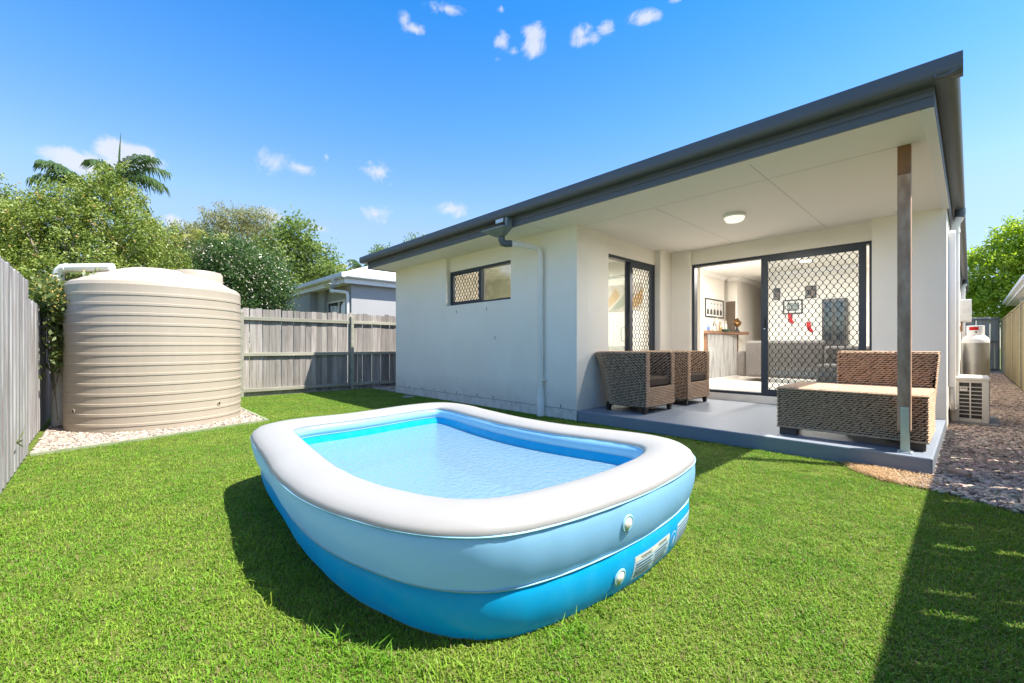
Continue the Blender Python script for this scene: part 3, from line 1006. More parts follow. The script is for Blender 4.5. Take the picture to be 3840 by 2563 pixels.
hp('cornice', MB().prism([(-4.719 + a, ZC - 0.001 + b) for a, b in cor], 8.76, 12.6, 'y'), 'cornice')
hp('cornice', MB().prism([(-4.469 + a, ZC - 0.001 + b) for a, b in cor], 12.87, 21.4, 'y'), 'cornice')
hp('cornice', MB().prism([(12.869 - a, ZC - 0.001 + b) for a, b in cor], -4.718, -4.46, 'x'), 'cornice')
hp('cornice', MB().prism([(12.999 - a, ZC - 0.001 + b) for a, b in cor], -3.86, -0.45, 'x'), 'cornice')
# bedroom behind the rear window and side door
hp('bedroom_floor', MB().box(-9.14, 5.302, 0.15, -4.21, 7.9, 0.2), 'int_floor')
hp('bedroom_wall', MB().box(-9.14, 7.902, 0.15, -4.31, 7.98, 2.96), 'int_wall')
hp('bedroom_wall', MB().box(-9.148, 5.302, 0.15, -9.12, 7.9, 2.93), 'int_wall')


def ceiling_lamp(x, y, z, watts, label):
    t = thing('ceiling_lamp', (x, y, z), label, 'lamp')
    obj('base_ring', MB().lathe([(0, z - 0.001), (0.19, z - 0.001), (0.19, z - 0.03), (0.17, z - 0.035)], x, y, 24), MT['trim_white'], t, smooth=40)
    obj('diffuser', MB().lathe([(0.17, z - 0.036), (0.15, z - 0.07), (0.09, z - 0.09), (0, z - 0.095)], x, y, 24),
        M('lit_diffuser', (0.8, 0.8, 0.75), 0.4, 0.3, emit=(1, 0.93, 0.82, 6)), t, smooth=60)
    l = bpy.data.lights.new('lamp_light', 'AREA')
    l.shape = 'DISK'
    l.size = 0.35
    l.energy = watts
    l.color = (1.0, 0.965, 0.92)
    lo = bpy.data.objects.new('lamp_light', l)
    COL.objects.link(lo)
    lo.parent = t
    lo.location = (0, 0, -0.12)
    return t


ceiling_lamp(-2.35, 10.4, ZC, 36, 'lit round ceiling lamp seen through the patio door grille')
ceiling_lamp(-4.1, 10.0, ZC, 20, 'added round ceiling lamp above the corrugated bar, put in to brighten the room')  # extra lamp, added so the bar end of the room looks lit

ceiling_lamp(-5.6, 6.7, 2.879, 26, 'added unseen ceiling lamp that brightens the bedroom behind the side door')  # invented fill lamp, hidden from the camera, lights the bedroom behind the glass

# ------------------------------------------------------------------ fences
def paling_mesh(name, w, h, th, seed, mat):
    r = random.Random(seed)
    mb = MB()
    z = [0, h * 0.5, h - 0.012, h]
    rows = []
    for i, q in enumerate(z):
        k = 0.004 if i == 3 else 0
        dx = r.uniform(-0.003, 0.003)
        rows.append([(-w / 2 + dx + k, -th / 2, q), (w / 2 + dx - k, -th / 2, q), (w / 2 + dx - k, th / 2, q), (-w / 2 + dx + k, th / 2, q)])
    mb.grid(rows, closed_u=True)
    n = len(mb.v)
    mb.f.append((n - 4, n - 3, n - 2, n - 1))
    me = bpy.data.meshes.new(name)
    me.from_pydata(mb.v, [], mb.f)
    me.materials.append(mat)
    return me


def palings(t, p0, p1, pitch, w, h, mat, lap=0.0, th=0.014, gaps=(), seed=1, hv=0.012, zb=0.02):
    """row of palings as children of t from p0 to p1 (xy); lap alternates them proud and set back"""
    r = random.Random(seed)
    base = ORIG[t]
    d = Vector((p1[0] - p0[0], p1[1] - p0[1], 0))
    n = int(d.length / pitch)
    ang = math.atan2(d.y, d.x)
    d.normalize()
    nrm = Vector((-d.y, d.x, 0))
    ms = [paling_mesh('paling', w * r.uniform(0.95, 1.02), h, th, seed * 10 + i, mat) for i in range(5)]
    s = pitch / 2
    for i in range(n):
        if i in gaps:
            s += 0.034
        p = Vector((p0[0], p0[1], 0)) + d * s + nrm * (lap / 2 if i % 2 else -lap / 2)
        o = bpy.data.objects.new('paling', ms[i % 5])
        link(o, t)
        o.location = (p.x - base.x, p.y - base.y, zb)
        o.rotation_euler = (r.uniform(-0.004, 0.004), r.uniform(-0.006, 0.006), ang + r.uniform(-0.012, 0.012))
        o.scale.z = 1 + r.uniform(-hv, hv)
        s += pitch + (r.uniform(-0.004, 0.004) if not lap else 0)


def bars(t, name, lst, mat, bevel=0.004):
    for (a, b) in lst:
        obj(name, MB().box(*a, *b), mat, t, bevel=bevel, seg=1)


bf = thing('back_fence', (-10.75, 3, 0), 'weathered grey paling fence with rails and posts behind the lawn', 'fence')
palings(bf, (-10.76, -0.6), (-10.76, 9.0), 0.127, 0.121, 1.90, MT['paling'], seed=3)
obj('plinth_board', MB().box(-10.775, -0.6, -0.02, -10.755, 9.0, 0.09), MT['paling'], bf)
seg = [(-0.6, 2.125), (2.195, 4.53), (4.60, 7.0)]
for (a, b) in seg:
    for z in (1.66, 0.88, 0.10):
        obj('rail', MB().box(-10.750, a, z, -10.705, b, z + 0.075), MT['rail'], bf, bevel=0.004, seg=1)
for y in (2.16, 4.565):
    pm = MB().box(-10.751, y - 0.034, -0.05, -10.655, y + 0.034, 1.84)
    obj('post', pm, MT['rail'], bf, bevel=0.005, seg=1)

lf = thing('side_fence', (-6, -0.535, 0), 'bleached grey lapped paling fence at the left of the yard', 'fence')
palings(lf, (0.84, -0.56), (-6.58, -0.56), 0.098, 0.108, 1.74, MT['paling_left'], lap=0.019, th=0.016, seed=5, hv=0.004)
palings(lf, (-6.60, -0.60), (-10.7, -0.60), 0.098, 0.108, 1.60, MT['paling_left'], lap=0.017, seed=6, hv=0.004)
bars(lf, 'rail', [((-10.7, -0.70, 1.35), (0.85, -0.635, 1.43)), ((-10.7, -0.70, 0.25), (0.85, -0.635, 0.33))], MT['rail'])

rfn = thing('path_fence', (0.88, 12, 0), 'tall tan paling fence along the right of the gravel side path', 'fence')
palings(rfn, (0.89, -0.8), (0.89, 27.8), 0.1015, 0.103, 2.12, MT['paling_tan'], seed=8, gaps=(38, 46, 60, 71), hv=0.006)
obj('capping', MB().box(0.865, -0.8, 2.15, 0.935, 27.8, 2.185), MT['paling_tan'], rfn)
bars(rfn, 'rail', [((0.90, -0.8, 1.7), (0.945, 27.8, 1.78)), ((0.90, -0.8, 0.3), (0.945, 27.8, 0.38))], MT['rail'])
obj('post', MB().box(0.855, 16.75, 0, 0.945, 16.84, 2.33), MT['rail'], rfn, bevel=0.004, seg=1)

ef = thing('end_fence', (0.3, 27.9, 0), 'grey paling fence closing the far end of the side path', 'fence')
palings(ef, (-0.25, 27.95), (0.87, 27.95), 0.138, 0.136, 2.33, MT['paling_pale'], seed=9)
for z in (2.22, 1.25, 0.06):
    obj('rail', MB().box(-0.25, 27.89, z, 0.8, 27.935, z + 0.07), MT['rail'], ef)
obj('post', MB().box(0.80, 27.86, 0, 0.86, 27.935, 2.35), MT['rail'], ef)

# ------------------------------------------------------------------ neighbours' houses
nh = thing('neighbour_house', (-12.1, 5.15, 0), 'white rendered house with white hip roof and gutters beyond the back fence', 'house')
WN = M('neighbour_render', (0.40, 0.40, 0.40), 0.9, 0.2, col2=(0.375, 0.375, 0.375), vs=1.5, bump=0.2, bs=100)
WG = M('neighbour_gutter', (0.72, 0.73, 0.74), 0.4, 0.5)
NZ = 2.88
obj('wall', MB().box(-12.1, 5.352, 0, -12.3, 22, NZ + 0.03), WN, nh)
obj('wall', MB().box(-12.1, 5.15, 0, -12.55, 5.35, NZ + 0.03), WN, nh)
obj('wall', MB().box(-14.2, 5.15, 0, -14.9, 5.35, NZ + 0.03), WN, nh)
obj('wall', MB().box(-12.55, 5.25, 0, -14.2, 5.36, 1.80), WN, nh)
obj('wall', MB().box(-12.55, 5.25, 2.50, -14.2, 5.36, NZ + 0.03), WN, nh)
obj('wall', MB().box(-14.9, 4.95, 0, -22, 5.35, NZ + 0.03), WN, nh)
obj('interior', MB().box(-14.3, 5.7, 0, -12.4, 5.75, 2.85), MT['ac_dark'], nh)
nw = obj('window', frame4(-14.2, -12.55, 1.80, 2.50, 0.045, -0.02, 0.04, lambda u, z, d: (u, 5.28 + d, z)), WG, nh)
obj('mullion', MB().box(-13.36, 5.265, 1.845, -13.31, 5.315, 2.455), WG, nw)
obj('pane', MB().box(-14.155, 5.30, 1.845, -13.36, 5.304, 2.455), MT['glass_dark'], nw)
obj('pane', MB().box(-13.31, 5.30, 1.845, -12.595, 5.304, 2.455), MT['glass_dark'], nw)
obj('security_grille', grille(-14.155, -13.36, 1.845, 2.455, 0.09, 0.066, lambda u, z, d: (u, 5.275 + d, z)), MT['mesh_wire'], nw, kind='stuff')
obj('side_window', MB().box(-12.099, 6.75, 1.7, -12.06, 7.8, 2.45), MT['frame'], nh)
obj('soffit', MB().box(-22, 4.90, NZ, -11.96, 5.16, NZ + 0.02), MT['soffit'], nh)
obj('soffit', MB().box(-12.11, 5.162, NZ, -11.96, 22, NZ + 0.02), MT['soffit'], nh)
obj('fascia', MB().box(-22, 4.88, NZ - 0.02, -11.94, 4.90, 3.10), WG, nh)
obj('fascia', MB().box(-11.96, 4.902, NZ - 0.02, -11.94, 22, 3.10), WG, nh)
obj('gutter', MB().prism([(4.88 + a - 0.003, z) for a, z in quad_gutter(0)], -22, -11.815), WG, nh, smooth=30)
obj('gutter', MB().prism([(-11.94 + 0.003 - a, z) for a, z in quad_gutter(0)], 4.76, 22, 'y'), WG, nh, smooth=30)
nr = MB()
nr.add([(-22, 4.78, 3.12), (-11.84, 4.78, 3.12), (-11.84, 22, 3.12), (-22, 22, 3.12), (-16.92, 9.86, 5.1), (-16.92, 17, 5.1)],
       [(0, 1, 4), (1, 2, 5, 4), (2, 3, 5), (3, 0, 4, 5)])
obj('roof', nr, M('neighbour_roof', (0.74, 0.73, 0.73), 0.5, 0.4), nh)
nd = obj('downpipe', MB().tube([(-12.42, 4.72, 2.66), (-12.25, 5.02, 2.64), (-12.22, 5.07, 2.62), (-12.21, 5.09, 2.55), (-12.21, 5.09, 0)], 0.048, 12), MT['pvc'], nh, smooth=50)
rh = MB()
top = [(-12.78, 4.60), (-12.32, 4.60), (-12.32, 4.87), (-12.78, 4.87)]
bot = [(-12.60, 4.68), (-12.45, 4.68), (-12.45, 4.80), (-12.60, 4.80)]
rh.add([(x, y, 2.86) for x, y in top] + [(x, y, 2.84) for x, y in top] + [(x, y, 2.74) for x, y in bot],
       [(0, 1, 5, 4), (1, 2, 6, 5), (2, 3, 7, 6), (3, 0, 4, 7), (4, 5, 9, 8), (5, 6, 10, 9), (6, 7, 11, 10), (7, 4, 8, 11), (8, 9, 10, 11)])
obj('rain_head', rh, MT['galv'], nd)
obj('elbow', MB().tube([(-12.52, 4.74, 2.76), (-12.52, 4.74, 2.69), (-12.49, 4.74, 2.66), (-12.40, 4.74, 2.65)], 0.052, 12), MT['pvc'], nd, smooth=50)
obj('gutter_spout', MB().box(-12.60, 4.78, 2.95, -12.46, 4.87, 3.01), WG, nd)

rn = thing('far_house', (3, 19, 0), 'pale roofed house corner showing over the tan fence on the right', 'house')
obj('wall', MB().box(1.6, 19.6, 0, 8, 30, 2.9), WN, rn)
obj('soffit', MB().box(1.13, 19.0, 2.9, 8, 30, 2.92), MT['soffit'], rn)
obj('fascia', MB().box(1.10, 18.95, 2.89, 1.125, 30, 3.06), WG, rn)
obj('fascia', MB().box(1.127, 18.95, 2.89, 8, 18.975, 3.06), WG, rn)
obj('gutter', MB().box(0.99, 18.84, 2.98, 1.098, 30, 3.10), WG, rn, bevel=0.02)
obj('roof', MB().add([(1.0, 18.86, 3.10), (9, 18.86, 3.10), (9, 30, 3.10), (1.0, 30, 3.10), (5, 22.86, 4.6), (5, 27, 4.6)], [(0, 1, 4), (1, 2, 5, 4), (2, 3, 5), (3, 0, 4, 5)]), M('tan_roof', (0.52, 0.47, 0.38), 0.6, 0.3), rn)

# ------------------------------------------------------------------ rain tank
TX, TY, TR = -8.17, 0.62, 1.0
tank = thing('rain_tank', (TX, TY, 0), 'beige ribbed plastic rainwater tank in the fence corner', 'tank')
prof = []
RT = TR
zz = 0.0
nr_ = 14
z_top_rib = 1.78
pitch = z_top_rib / nr_
prof.append((RT - 0.008, 0.0))
for i in range(nr_):
    z0 = i * pitch
    # each course: flat belt, slope in under a projecting ridge
    prof += [(RT - 0.004, z0 + 0.002), (RT - 0.004, z0 + pitch * 0.68), (RT + 0.002, z0 + pitch * 0.72), (RT + 0.002, z0 + pitch * 0.955), (RT - 0.004, z0 + pitch * 0.985)]
prof += [(RT - 0.006, 1.80), (RT - 0.004, 1.88), (RT - 0.02, 1.925), (RT - 0.06, 1.955)]
obj('tank_wall', MB().lathe(prof, TX, TY, 120), MT['tank'], tank, smooth=16)
dome = [(RT - 0.06, 1.9555), (RT - 0.10, 1.968), (0.75, 2.06), (0.50, 2.135), (0.30, 2.17), (0.0, 2.185)]
obj('tank_roof', MB().lathe(dome, TX, TY, 96), MT['tank'], tank, smooth=60)
# raised inlet turret at the right, low access ring at the left, rounded ridge between
obj('turret', MB().lathe([(0.335, 1.95), (0.33, 2.205), (0.315, 2.235), (0.28, 2.245), (0.0, 2.245)], TX - 0.08, TY + 0.45, 48), MT['tank'], tank, smooth=40)
obj('access_ring', MB().lathe([(0.22, 2.02), (0.215, 2.16), (0.20, 2.17), (0.0, 2.17)], TX + 0.12 - 0.35, TY - 0.52, 40), MT['tank'], tank, smooth=40)
rb = MB()
rows = []
for i in range(17):
    t = i / 16
    y = TY - 0.55 + 1.0 * t
    hgt = 0.055 * math.sin(PI * min(1, max(0, t * 1.02))) ** 0.5
    row = []
    for j in range(13):
        a = PI * j / 12
        x = TX + 0.02 - 0.16 * math.cos(a)
        r = math.hypot(x - TX, y - TY)
        z = np.interp(r, [0, 0.3, 0.5, 0.75, 0.94], [2.185, 2.17, 2.135, 2.06, 1.96])
        row.append((x, y, z - 0.02 + (0.02 + hgt) * math.sin(a) ** 0.6))
    rows.append(row)
obj('roof_ridge', rb.grid(rows), MT['tank'], tank, smooth=60)
for (a, z) in ((-62, 0.285), (36, 0.285)):
    t = math.radians(a)
    c = Vector((TX + (RT - 0.012) * math.cos(t), TY + (RT - 0.012) * math.sin(t), z))
    d = Vector((math.cos(t), math.sin(t), 0))
    obj('outlet', MB().tube([c, c + d * 0.018], 0.028, 14), MT['tank'], tank, smooth=40)
    obj('outlet_hole', MB().tube([c + d * 0.0175, c + d * 0.0195], 0.017, 12), MT['black'], tank)

# ------------------------------------------------------------------ white pipe by the tank
px, py = -8.50, -0.43
pipe = thing('drain_pipe', (px, py, 0), 'white drain pipe rising in the fence corner and bending over the tank', 'pipe')
pts = [(px, py, 0.0), (px, py, 2.06)]
obj('riser', MB().tube([(px, py, 0.0), (px, py, 1.38)], 0.078, 20), MT['pvc'], pipe, smooth=50)
obj('upper_riser', MB().tube([(px, py, 1.38), (px, py, 2.05)], 0.056, 20), MT['pvc'], pipe, smooth=50)
q = 0.7071
obj('elbow', MB().tube([(px, py, 1.99), (px, py, 2.07), (px + 0.02 * q, py + 0.02 * q, 2.115), (px + 0.06 * q, py + 0.06 * q, 2.15), (px + 0.12 * q, py + 0.12 * q, 2.158)], [0.063, 0.063, 0.065, 0.063, 0.062], 20), MT['pvc'], pipe, smooth=50)
obj('crosspipe', MB().tube([(px + 0.10 * q, py + 0.10 * q, 2.158), (px + 0.74 * q, py + 0.74 * q, 2.165)], 0.056, 20), MT['pvc'], pipe, smooth=50)
obj('collar', MB().lathe([(0.076, 1.42), (0.086, 1.42), (0.086, 1.34), (0.076, 1.34)], px, py, 20), MT['pvc'], pipe, smooth=40)
tp = obj('side_pipe', MB().tube([(px - 0.02, py + 0.13, 0.0), (px - 0.02, py + 0.13, 1.5)], 0.022, 10), MT['pvc'], pipe, smooth=50)

# ------------------------------------------------------------------ inflatable pool
CP = [(-2.9, .70), (-2.4, .635), (-1.95, .63), (-1.55, .715), (-1.3, .83), (-1.13, 1.0), (-1.05, 1.25), (-1.01, 1.6), (-1.01, 1.95), (-1.04, 2.25), (-1.10, 2.5), (-1.25, 2.70), (-1.5, 2.79), (-1.8, 2.74), (-2.2, 2.66), (-2.7, 2.66), (-3.2, 2.73), (-3.6, 2.80), (-3.88, 2.75), (-4.03, 2.55), (-4.03, 2.2), (-3.96, 1.85), (-3.91, 1.55), (-3.93, 1.25), (-3.88, 1.0), (-3.7, .82), (-3.3, .74)]


def catmull(P, n):
    out = []
    m = len(P)
    for i in range(m):
        p0, p1, p2, p3 = [np.array(P[(i + k) % m], float) for k in (-1, 0, 1, 2)]
        for j in range(8):
            t = j / 8
            out.append(0.5 * ((2 * p1) + (-p0 + p2) * t + (2 * p0 - 5 * p1 + 4 * p2 - p3) * t * t + (-p0 + 3 * p1 - 3 * p2 + p3) * t ** 3))
    out = np.array(out)
    # resample by arc length, light smoothing
    q = np.vstack([out, out[:1]])
    s = np.concatenate([[0], np.cumsum(np.linalg.norm(np.diff(q, axis=0), axis=1))])
    u = np.linspace(0, s[-1], n, endpoint=False)
    r = np.stack([np.interp(u, s, q[:, k]) for k in (0, 1)], 1)
    for _ in range(3):
        r = 0.25 * np.roll(r, 1, 0) + 0.5 * r + 0.25 * np.roll(r, -1, 0)
    return r, s[-1]


NP_ = 260
PC, PLEN = catmull(CP, NP_)
tg = np.roll(PC, -1, 0) - np.roll(PC, 1, 0)
tg /= np.linalg.norm(tg, axis=1)[:, None]
PN = np.stack([tg[:, 1], -tg[:, 0]], 1)      # outward for a counter-clockwise outline
# smoothed copy of the normals keeps the inner offset free of folds
for _ in range(14):
    PN = 0.25 * np.roll(PN, 1, 0) + 0.5 * PN + 0.25 * np.roll(PN, -1, 0)
PN /= np.linalg.norm(PN, axis=1)[:, None]


IC = PC - PN * 0.264
for _ in range(60):
    IC = 0.25 * np.roll(IC, 1, 0) + 0.5 * IC + 0.25 * np.roll(IC, -1, 0)


def lean(i, z):
    w = max(0.0, -PN[i, 1]) ** 0.8 * (0.6 + 0.4 * math.exp(-((PC[i, 0] + 2.1) / 1.0) ** 2))
    return 0.085 * w * max(0.0, (0.437 - z) / 0.437)


def ring(d, z):
    """closed row of the pool outline offset by d at height z; the front wall leans out, pushed by the water"""
    out = []
    if d <= -0.05:          # from here inwards follow the softer outline of the opening
        t = min(1.0, (-d - 0.05) / 0.21)
        if z > 0.43 or d < -0.2:
            for i in range(NP_):
                o_ = (PC[i, 0] + PN[i, 0] * d, PC[i, 1] + PN[i, 1] * d)
                n_ = (IC[i, 0] + PN[i, 0] * (d + 0.264), IC[i, 1] + PN[i, 1] * (d + 0.264))
                out.append((o_[0] * (1 - t) + n_[0] * t, o_[1] * (1 - t) + n_[1] * t, z))
            return out
    for i in range(NP_):
        k = d - lean(i, z) if d > -0.2 else d
        out.append((PC[i, 0] + PN[i, 0] * k, PC[i, 1] + PN[i, 1] * k, z))
    return out


def wob(i, a):
    return a * math.sin(i * 2 * PI / NP_ * 7 + 1.0) * 0.5 + a * math.sin(i * 2 * PI / NP_ * 17 + 2.0) * 0.25 + a * 0.22 * math.sin(i * 2 * PI / NP_ * 43 + 3 * math.sin(i * 0.11))


def rings(profile, wobble=0.0):
    rows = []
    for (d, z) in profile:
        r = ring(d, z)
        if wobble:
            r = [(x + PN[i, 0] * wob(i, wobble), y + PN[i, 1] * wob(i, wobble), zz_) for i, (x, y, zz_) in enumerate(r)]
        rows.append(r)
    return MB().grid(rows, closed_u=True)


pool = thing('inflatable_pool', (-2.5, 1.7, 0), 'large blue and white inflatable paddling pool on the lawn', 'pool')


def arc(d0, z0, d1, z1, bulge, n=10):
    """tube side: from one seam to the next, bulging outward (positive) between them"""
    out = []
    for i in range(n + 1):
        t = i / n
        b = math.sin(PI * t) ** 0.7 * bulge if 0 < t < 1 else 0
        out.append((d0 + (d1 - d0) * t + b, z0 + (z1 - z0) * t))
    return out


LOW_OUT = arc(-0.070, 0.004, -0.035, 0.215, 0.022)
MID_OUT = arc(-0.035, 0.217, 0.0, 0.437, 0.020)
RING_TOP = [(0.0, 0.438), (0.005, 0.446), (-0.006, 0.466), (-0.038, 0.487), (-0.085, 0.498), (-0.14, 0.501), (-0.195, 0.495), (-0.24, 0.479), (-0.266, 0.461), (-0.263, 0.452)]
MID_IN = [(d, z) for d, z in arc(-0.264, 0.450, -0.270, 0.375, -0.018, 6)]
LOW_IN = [(d, z) for d, z in arc(-0.272, 0.373, -0.280, 0.02, -0.03, 8)]
obj('lower_wall', rings(LOW_OUT, 0.005), MT['pool_blue'], pool, smooth='all')
obj('upper_wall', rings(MID_OUT, 0.005), MT['pool_light'], pool, smooth='all')
obj('top_ring', rings(RING_TOP, 0.004), MT['pool_white'], pool, smooth='all')
obj('inner_upper_wall', rings(MID_IN), MT['pool_light'], pool, smooth='all')
obj('inner_lower_wall', rings(LOW_IN), MT['pool_blue'], pool, smooth='all')
for (d, z) in ((-0.033, 0.216), (0.003, 0.4375)):
    obj('seam', rings([(d - 0.01, z - 0.004), (d + 0.004, z - 0.003), (d + 0.005, z + 0.002), (d - 0.01, z + 0.004)]), MT['pool_seam'], pool, smooth='all')
obj('seam', rings([(-0.263, 0.372), (-0.277, 0.372), (-0.277, 0.377), (-0.263, 0.377)]), MT['pool_seam'], pool)
fl = ring(-0.255, 0.012)
cxy = (-2.5, 1.7, 0.012)
obj('pool_floor', MB().add(fl + [cxy], [(i, (i + 1) % NP_, NP_) for i in range(NP_)]), MT['pool_floor'], pool)
wl = ring(-0.245, 0.315)
wo_ = obj('pool_water', MB().add(wl + [(-2.5, 1.7, 0.315)], [(i, (i + 1) % NP_, NP_) for i in range(NP_)]), MT['water'], kind='stuff')
tag(wo_, 'clear rippled water in the inflatable pool')


def wall_point(s, z, off=0.0):
    """point on the pool's outer skin: s metres along the outline from index 0, height z"""
    f = (s / PLEN * NP_) % NP_
    i, t = int(f), f % 1.0
    j = (i + 1) % NP_
    p = PC[i] * (1 - t) + PC[j] * t
    n = PN[i] * (1 - t) + PN[j] * t
    prof_ = LOW_OUT + MID_OUT
    d = np.interp(z, [q[1] for q in prof_], [q[0] for q in prof_])
    d -= lean(i, z) - wob(f, 0.005)
    return (p[0] + n[0] * (d + off), p[1] + n[1] * (d + off), z)


def s_at(y):
    """arc position of the right-hand side at a given y"""
    best = min(range(NP_), key=lambda i: abs(PC[i, 1] - y) + (10 if PC[i, 0] < -1.4 else 0))
    return best / NP_ * PLEN


def patch(s0, s1, z0, z1, off, mat, name, parent, nu=10, nv=4):
    rows = [[wall_point(s0 + (s1 - s0) * i / nu, z0 + (z1 - z0) * j / nv, off) for i in range(nu + 1)] for j in range(nv + 1)]
    return obj(name, MB().grid(rows), mat, parent, smooth='all')


SV = s_at(1.62)
for z, nm in ((0.345, 'valve'), (0.10, 'valve')):
    c = Vector(wall_point(SV, z, 0.0))
    a = Vector(wall_point(SV, z, 0.05)) - c
    sl_ = Vector(wall_point(SV, z + 0.03, 0)) - Vector(wall_point(SV, z - 0.03, 0))
    tz = sl_.normalized()
    ty = tz.cross(a).normalized()
    nn = ty.cross(tz).normalized()
    if nn.dot(a) < 0:
        nn = -nn
    def disc(r0, h):
        return [c + (ty * math.cos(q * PI / 12) + tz * math.sin(q * PI / 12)) * r0 + nn * h for q in range(24)]
    v = MB()
    v.grid([disc(0.040, 0.001), disc(0.038, 0.005), disc(0.031, 0.006), disc(0.028, 0.003)], closed_u=True)
    v.add([c + nn * 0.003], [])
    vo = obj('valve', v, MT['pool_seam'], pool, smooth='all')
    w = MB().grid([disc(0.028, 0.003), disc(0.025, 0.007), disc(0.016, 0.012), disc(0.0, 0.013)], closed_u=True)
    obj('plug', w, MT['valve'], vo, smooth='all')
S0 = s_at(1.74)
# printed warning panel on the lower wall
lab = patch(S0, S0 + 0.36, 0.04, 0.155, 0.0012, MT['label'], 'warning_label', pool, 14, 5)
patch(S0 + 0.005, S0 + 0.355, 0.128, 0.152, 0.0022, MT['label_head'], 'label_heading', lab, 14, 2)
lab2 = patch(S0 + 0.47, S0 + 0.80, 0.04, 0.165, 0.0012, MT['label'], 'warning_label', pool, 14, 5)


def wall_text(txt, s, z, size, name, parent, off=0.0032):
    vs, fs = text_mesh(txt, size)
    obj(name, MB().add([wall_point(s + v[0], z + v[1], off) for v in vs], fs), MT['ink'], parent)


wall_text('WARNING', S0 + 0.05, 0.133, 0.020, 'lettering', lab)
wall_text('WARNING', S0 + 0.22, 0.133, 0.020, 'lettering', lab)
ln = MB()
for k, (a, b) in enumerate(((0.012, 0.16), (0.012, 0.15), (0.012, 0.165), (0.012, 0.14), (0.012, 0.16))):
    for q0 in (0.0, 0.175):
        z = 0.112 - k * 0.015
        rows = [[wall_point(S0 + q0 + a + (b - a) * i / 6, zz_, 0.0026) for i in range(7)] for zz_ in (z, z + 0.005)]
        ln.grid(rows)
obj('small_print', ln, MT['ink'], lab)
ln = MB()
for k in range(6):
    z = 0.142 - k * 0.017
    rows = [[wall_point(S0 + 0.48 + 0.31 * i / 10, zz_, 0.0026) for i in range(11)] for zz_ in (z, z + 0.006)]
    ln.grid(rows)
obj('small_print', ln, MT['ink'], lab2)
sg = S0 + 0.415
c = [wall_point(sg + 0.042 * math.cos(q * PI / 12), 0.105 + 0.042 * math.sin(q * PI / 12), 0.002) for q in range(24)]
c2 = [wall_point(sg + 0.036 * math.cos(q * PI / 12), 0.105 + 0.036 * math.sin(q * PI / 12), 0.003) for q in range(24)]
sgn = obj('round_symbol', MB().add(c, [tuple(range(24))]), MT['label'], pool)
obj('symbol_disc', MB().add(c2, [tuple(range(24))]), MT['pool_blue'], sgn)
man = [wall_point(sg + x, 0.105 + z, 0.004) for x, z in ((-0.014, -0.026), (-0.004, -0.026), (0.002, -0.006), (0.006, -0.026), (0.014, -0.024), (0.008, 0.004), (0.016, 0.010), (0.012, 0.016), (-0.004, 0.014), (-0.014, 0.0))]
obj('symbol_figure', MB().add(man, [tuple(range(10))]), MT['label'], sgn)

# ------------------------------------------------------------------ wicker furniture
def knots(patches):
    """braided seagrass: one fat little twist per knot over each patch.
    patch = (fn(u, v) -> xyz, nu, nv, side) ; returns verts, quads"""
    R, S = 4, 6
    V, Fq = [], []
    prof = [(-1.0, 0.18), (-0.45, 0.92), (0.45, 0.92), (1.0, 0.18)]
    r = random.Random(4)
    for fn, nu, nv, side in patches:
        e = 1e-3
        for j in range(nv):
            for i in range(-1 if j % 2 else 0, nu):
                u = (i + 0.5 + (0.5 if j % 2 else 0)) / nu
                v = (j + 0.5) / nv
                u += r.uniform(-0.12, 0.12) / nu
                uu = min(max(u, 0.002), 0.998)
                p = Vector(fn(uu, v))
                du = (Vector(fn(min(uu + e, 1), v)) - Vector(fn(max(uu - e, 0), v)))
                dv = (Vector(fn(uu, min(v + e, 1))) - Vector(fn(uu, max(v - e, 0))))
                lu, lv = du.length / (2 * e) / nu, dv.length / (2 * e) / nv
                if lu < 1e-6 or lv < 1e-6:
                    continue
                du.normalize()
                dv.normalize()
                n = du.cross(dv) * side
                n.normalize()
                edge = 0.55 if (u < 0.004 or u > 0.996) else 1.0
                til = 0.16 + r.uniform(-0.10, 0.10)
                a = (du * math.cos(til) + dv * math.sin(til)) * lu * 0.60 * edge
                b = (dv * math.cos(til) - du * math.sin(til)) * lv * 0.45 * r.uniform(0.9, 1.1)
                c = n * 0.0105 * r.uniform(0.85, 1.15)
                p = p + n * 0.004
                o = len(V)
                for (t, k) in prof:
                    for q in range(S):
                        g = 2 * PI * q / S + t * 0.5
                        V.append(p + a * t + b * (math.cos(g) * k) + c * (math.sin(g) * k))
                for m in range(R - 1):
                    for q in range(S):
                        Fq.append((o + m * S + q, o + m * S + (q + 1) % S, o + (m + 1) * S + (q + 1) % S, o + (m + 1) * S + q))
    return V, Fq


def core(patches, inset=0.004):
    mb = MB()
    for fn, nu, nv, side in patches:
        a, b = max(2, nu // 2), max(2, nv // 3)
        rows = [[fn(i / a, j / b) for i in range(a + 1)] for j in range(b + 1)]
        mb.grid(rows)
    return mb


def bilinear(p00, p10, p11, p01):
    p00, p10, p11, p01 = map(Vector, (p00, p10, p11, p01))
    return lambda u, v: (p00 * (1 - u) + p10 * u) * (1 - v) + (p01 * (1 - u) + p11 * u) * v


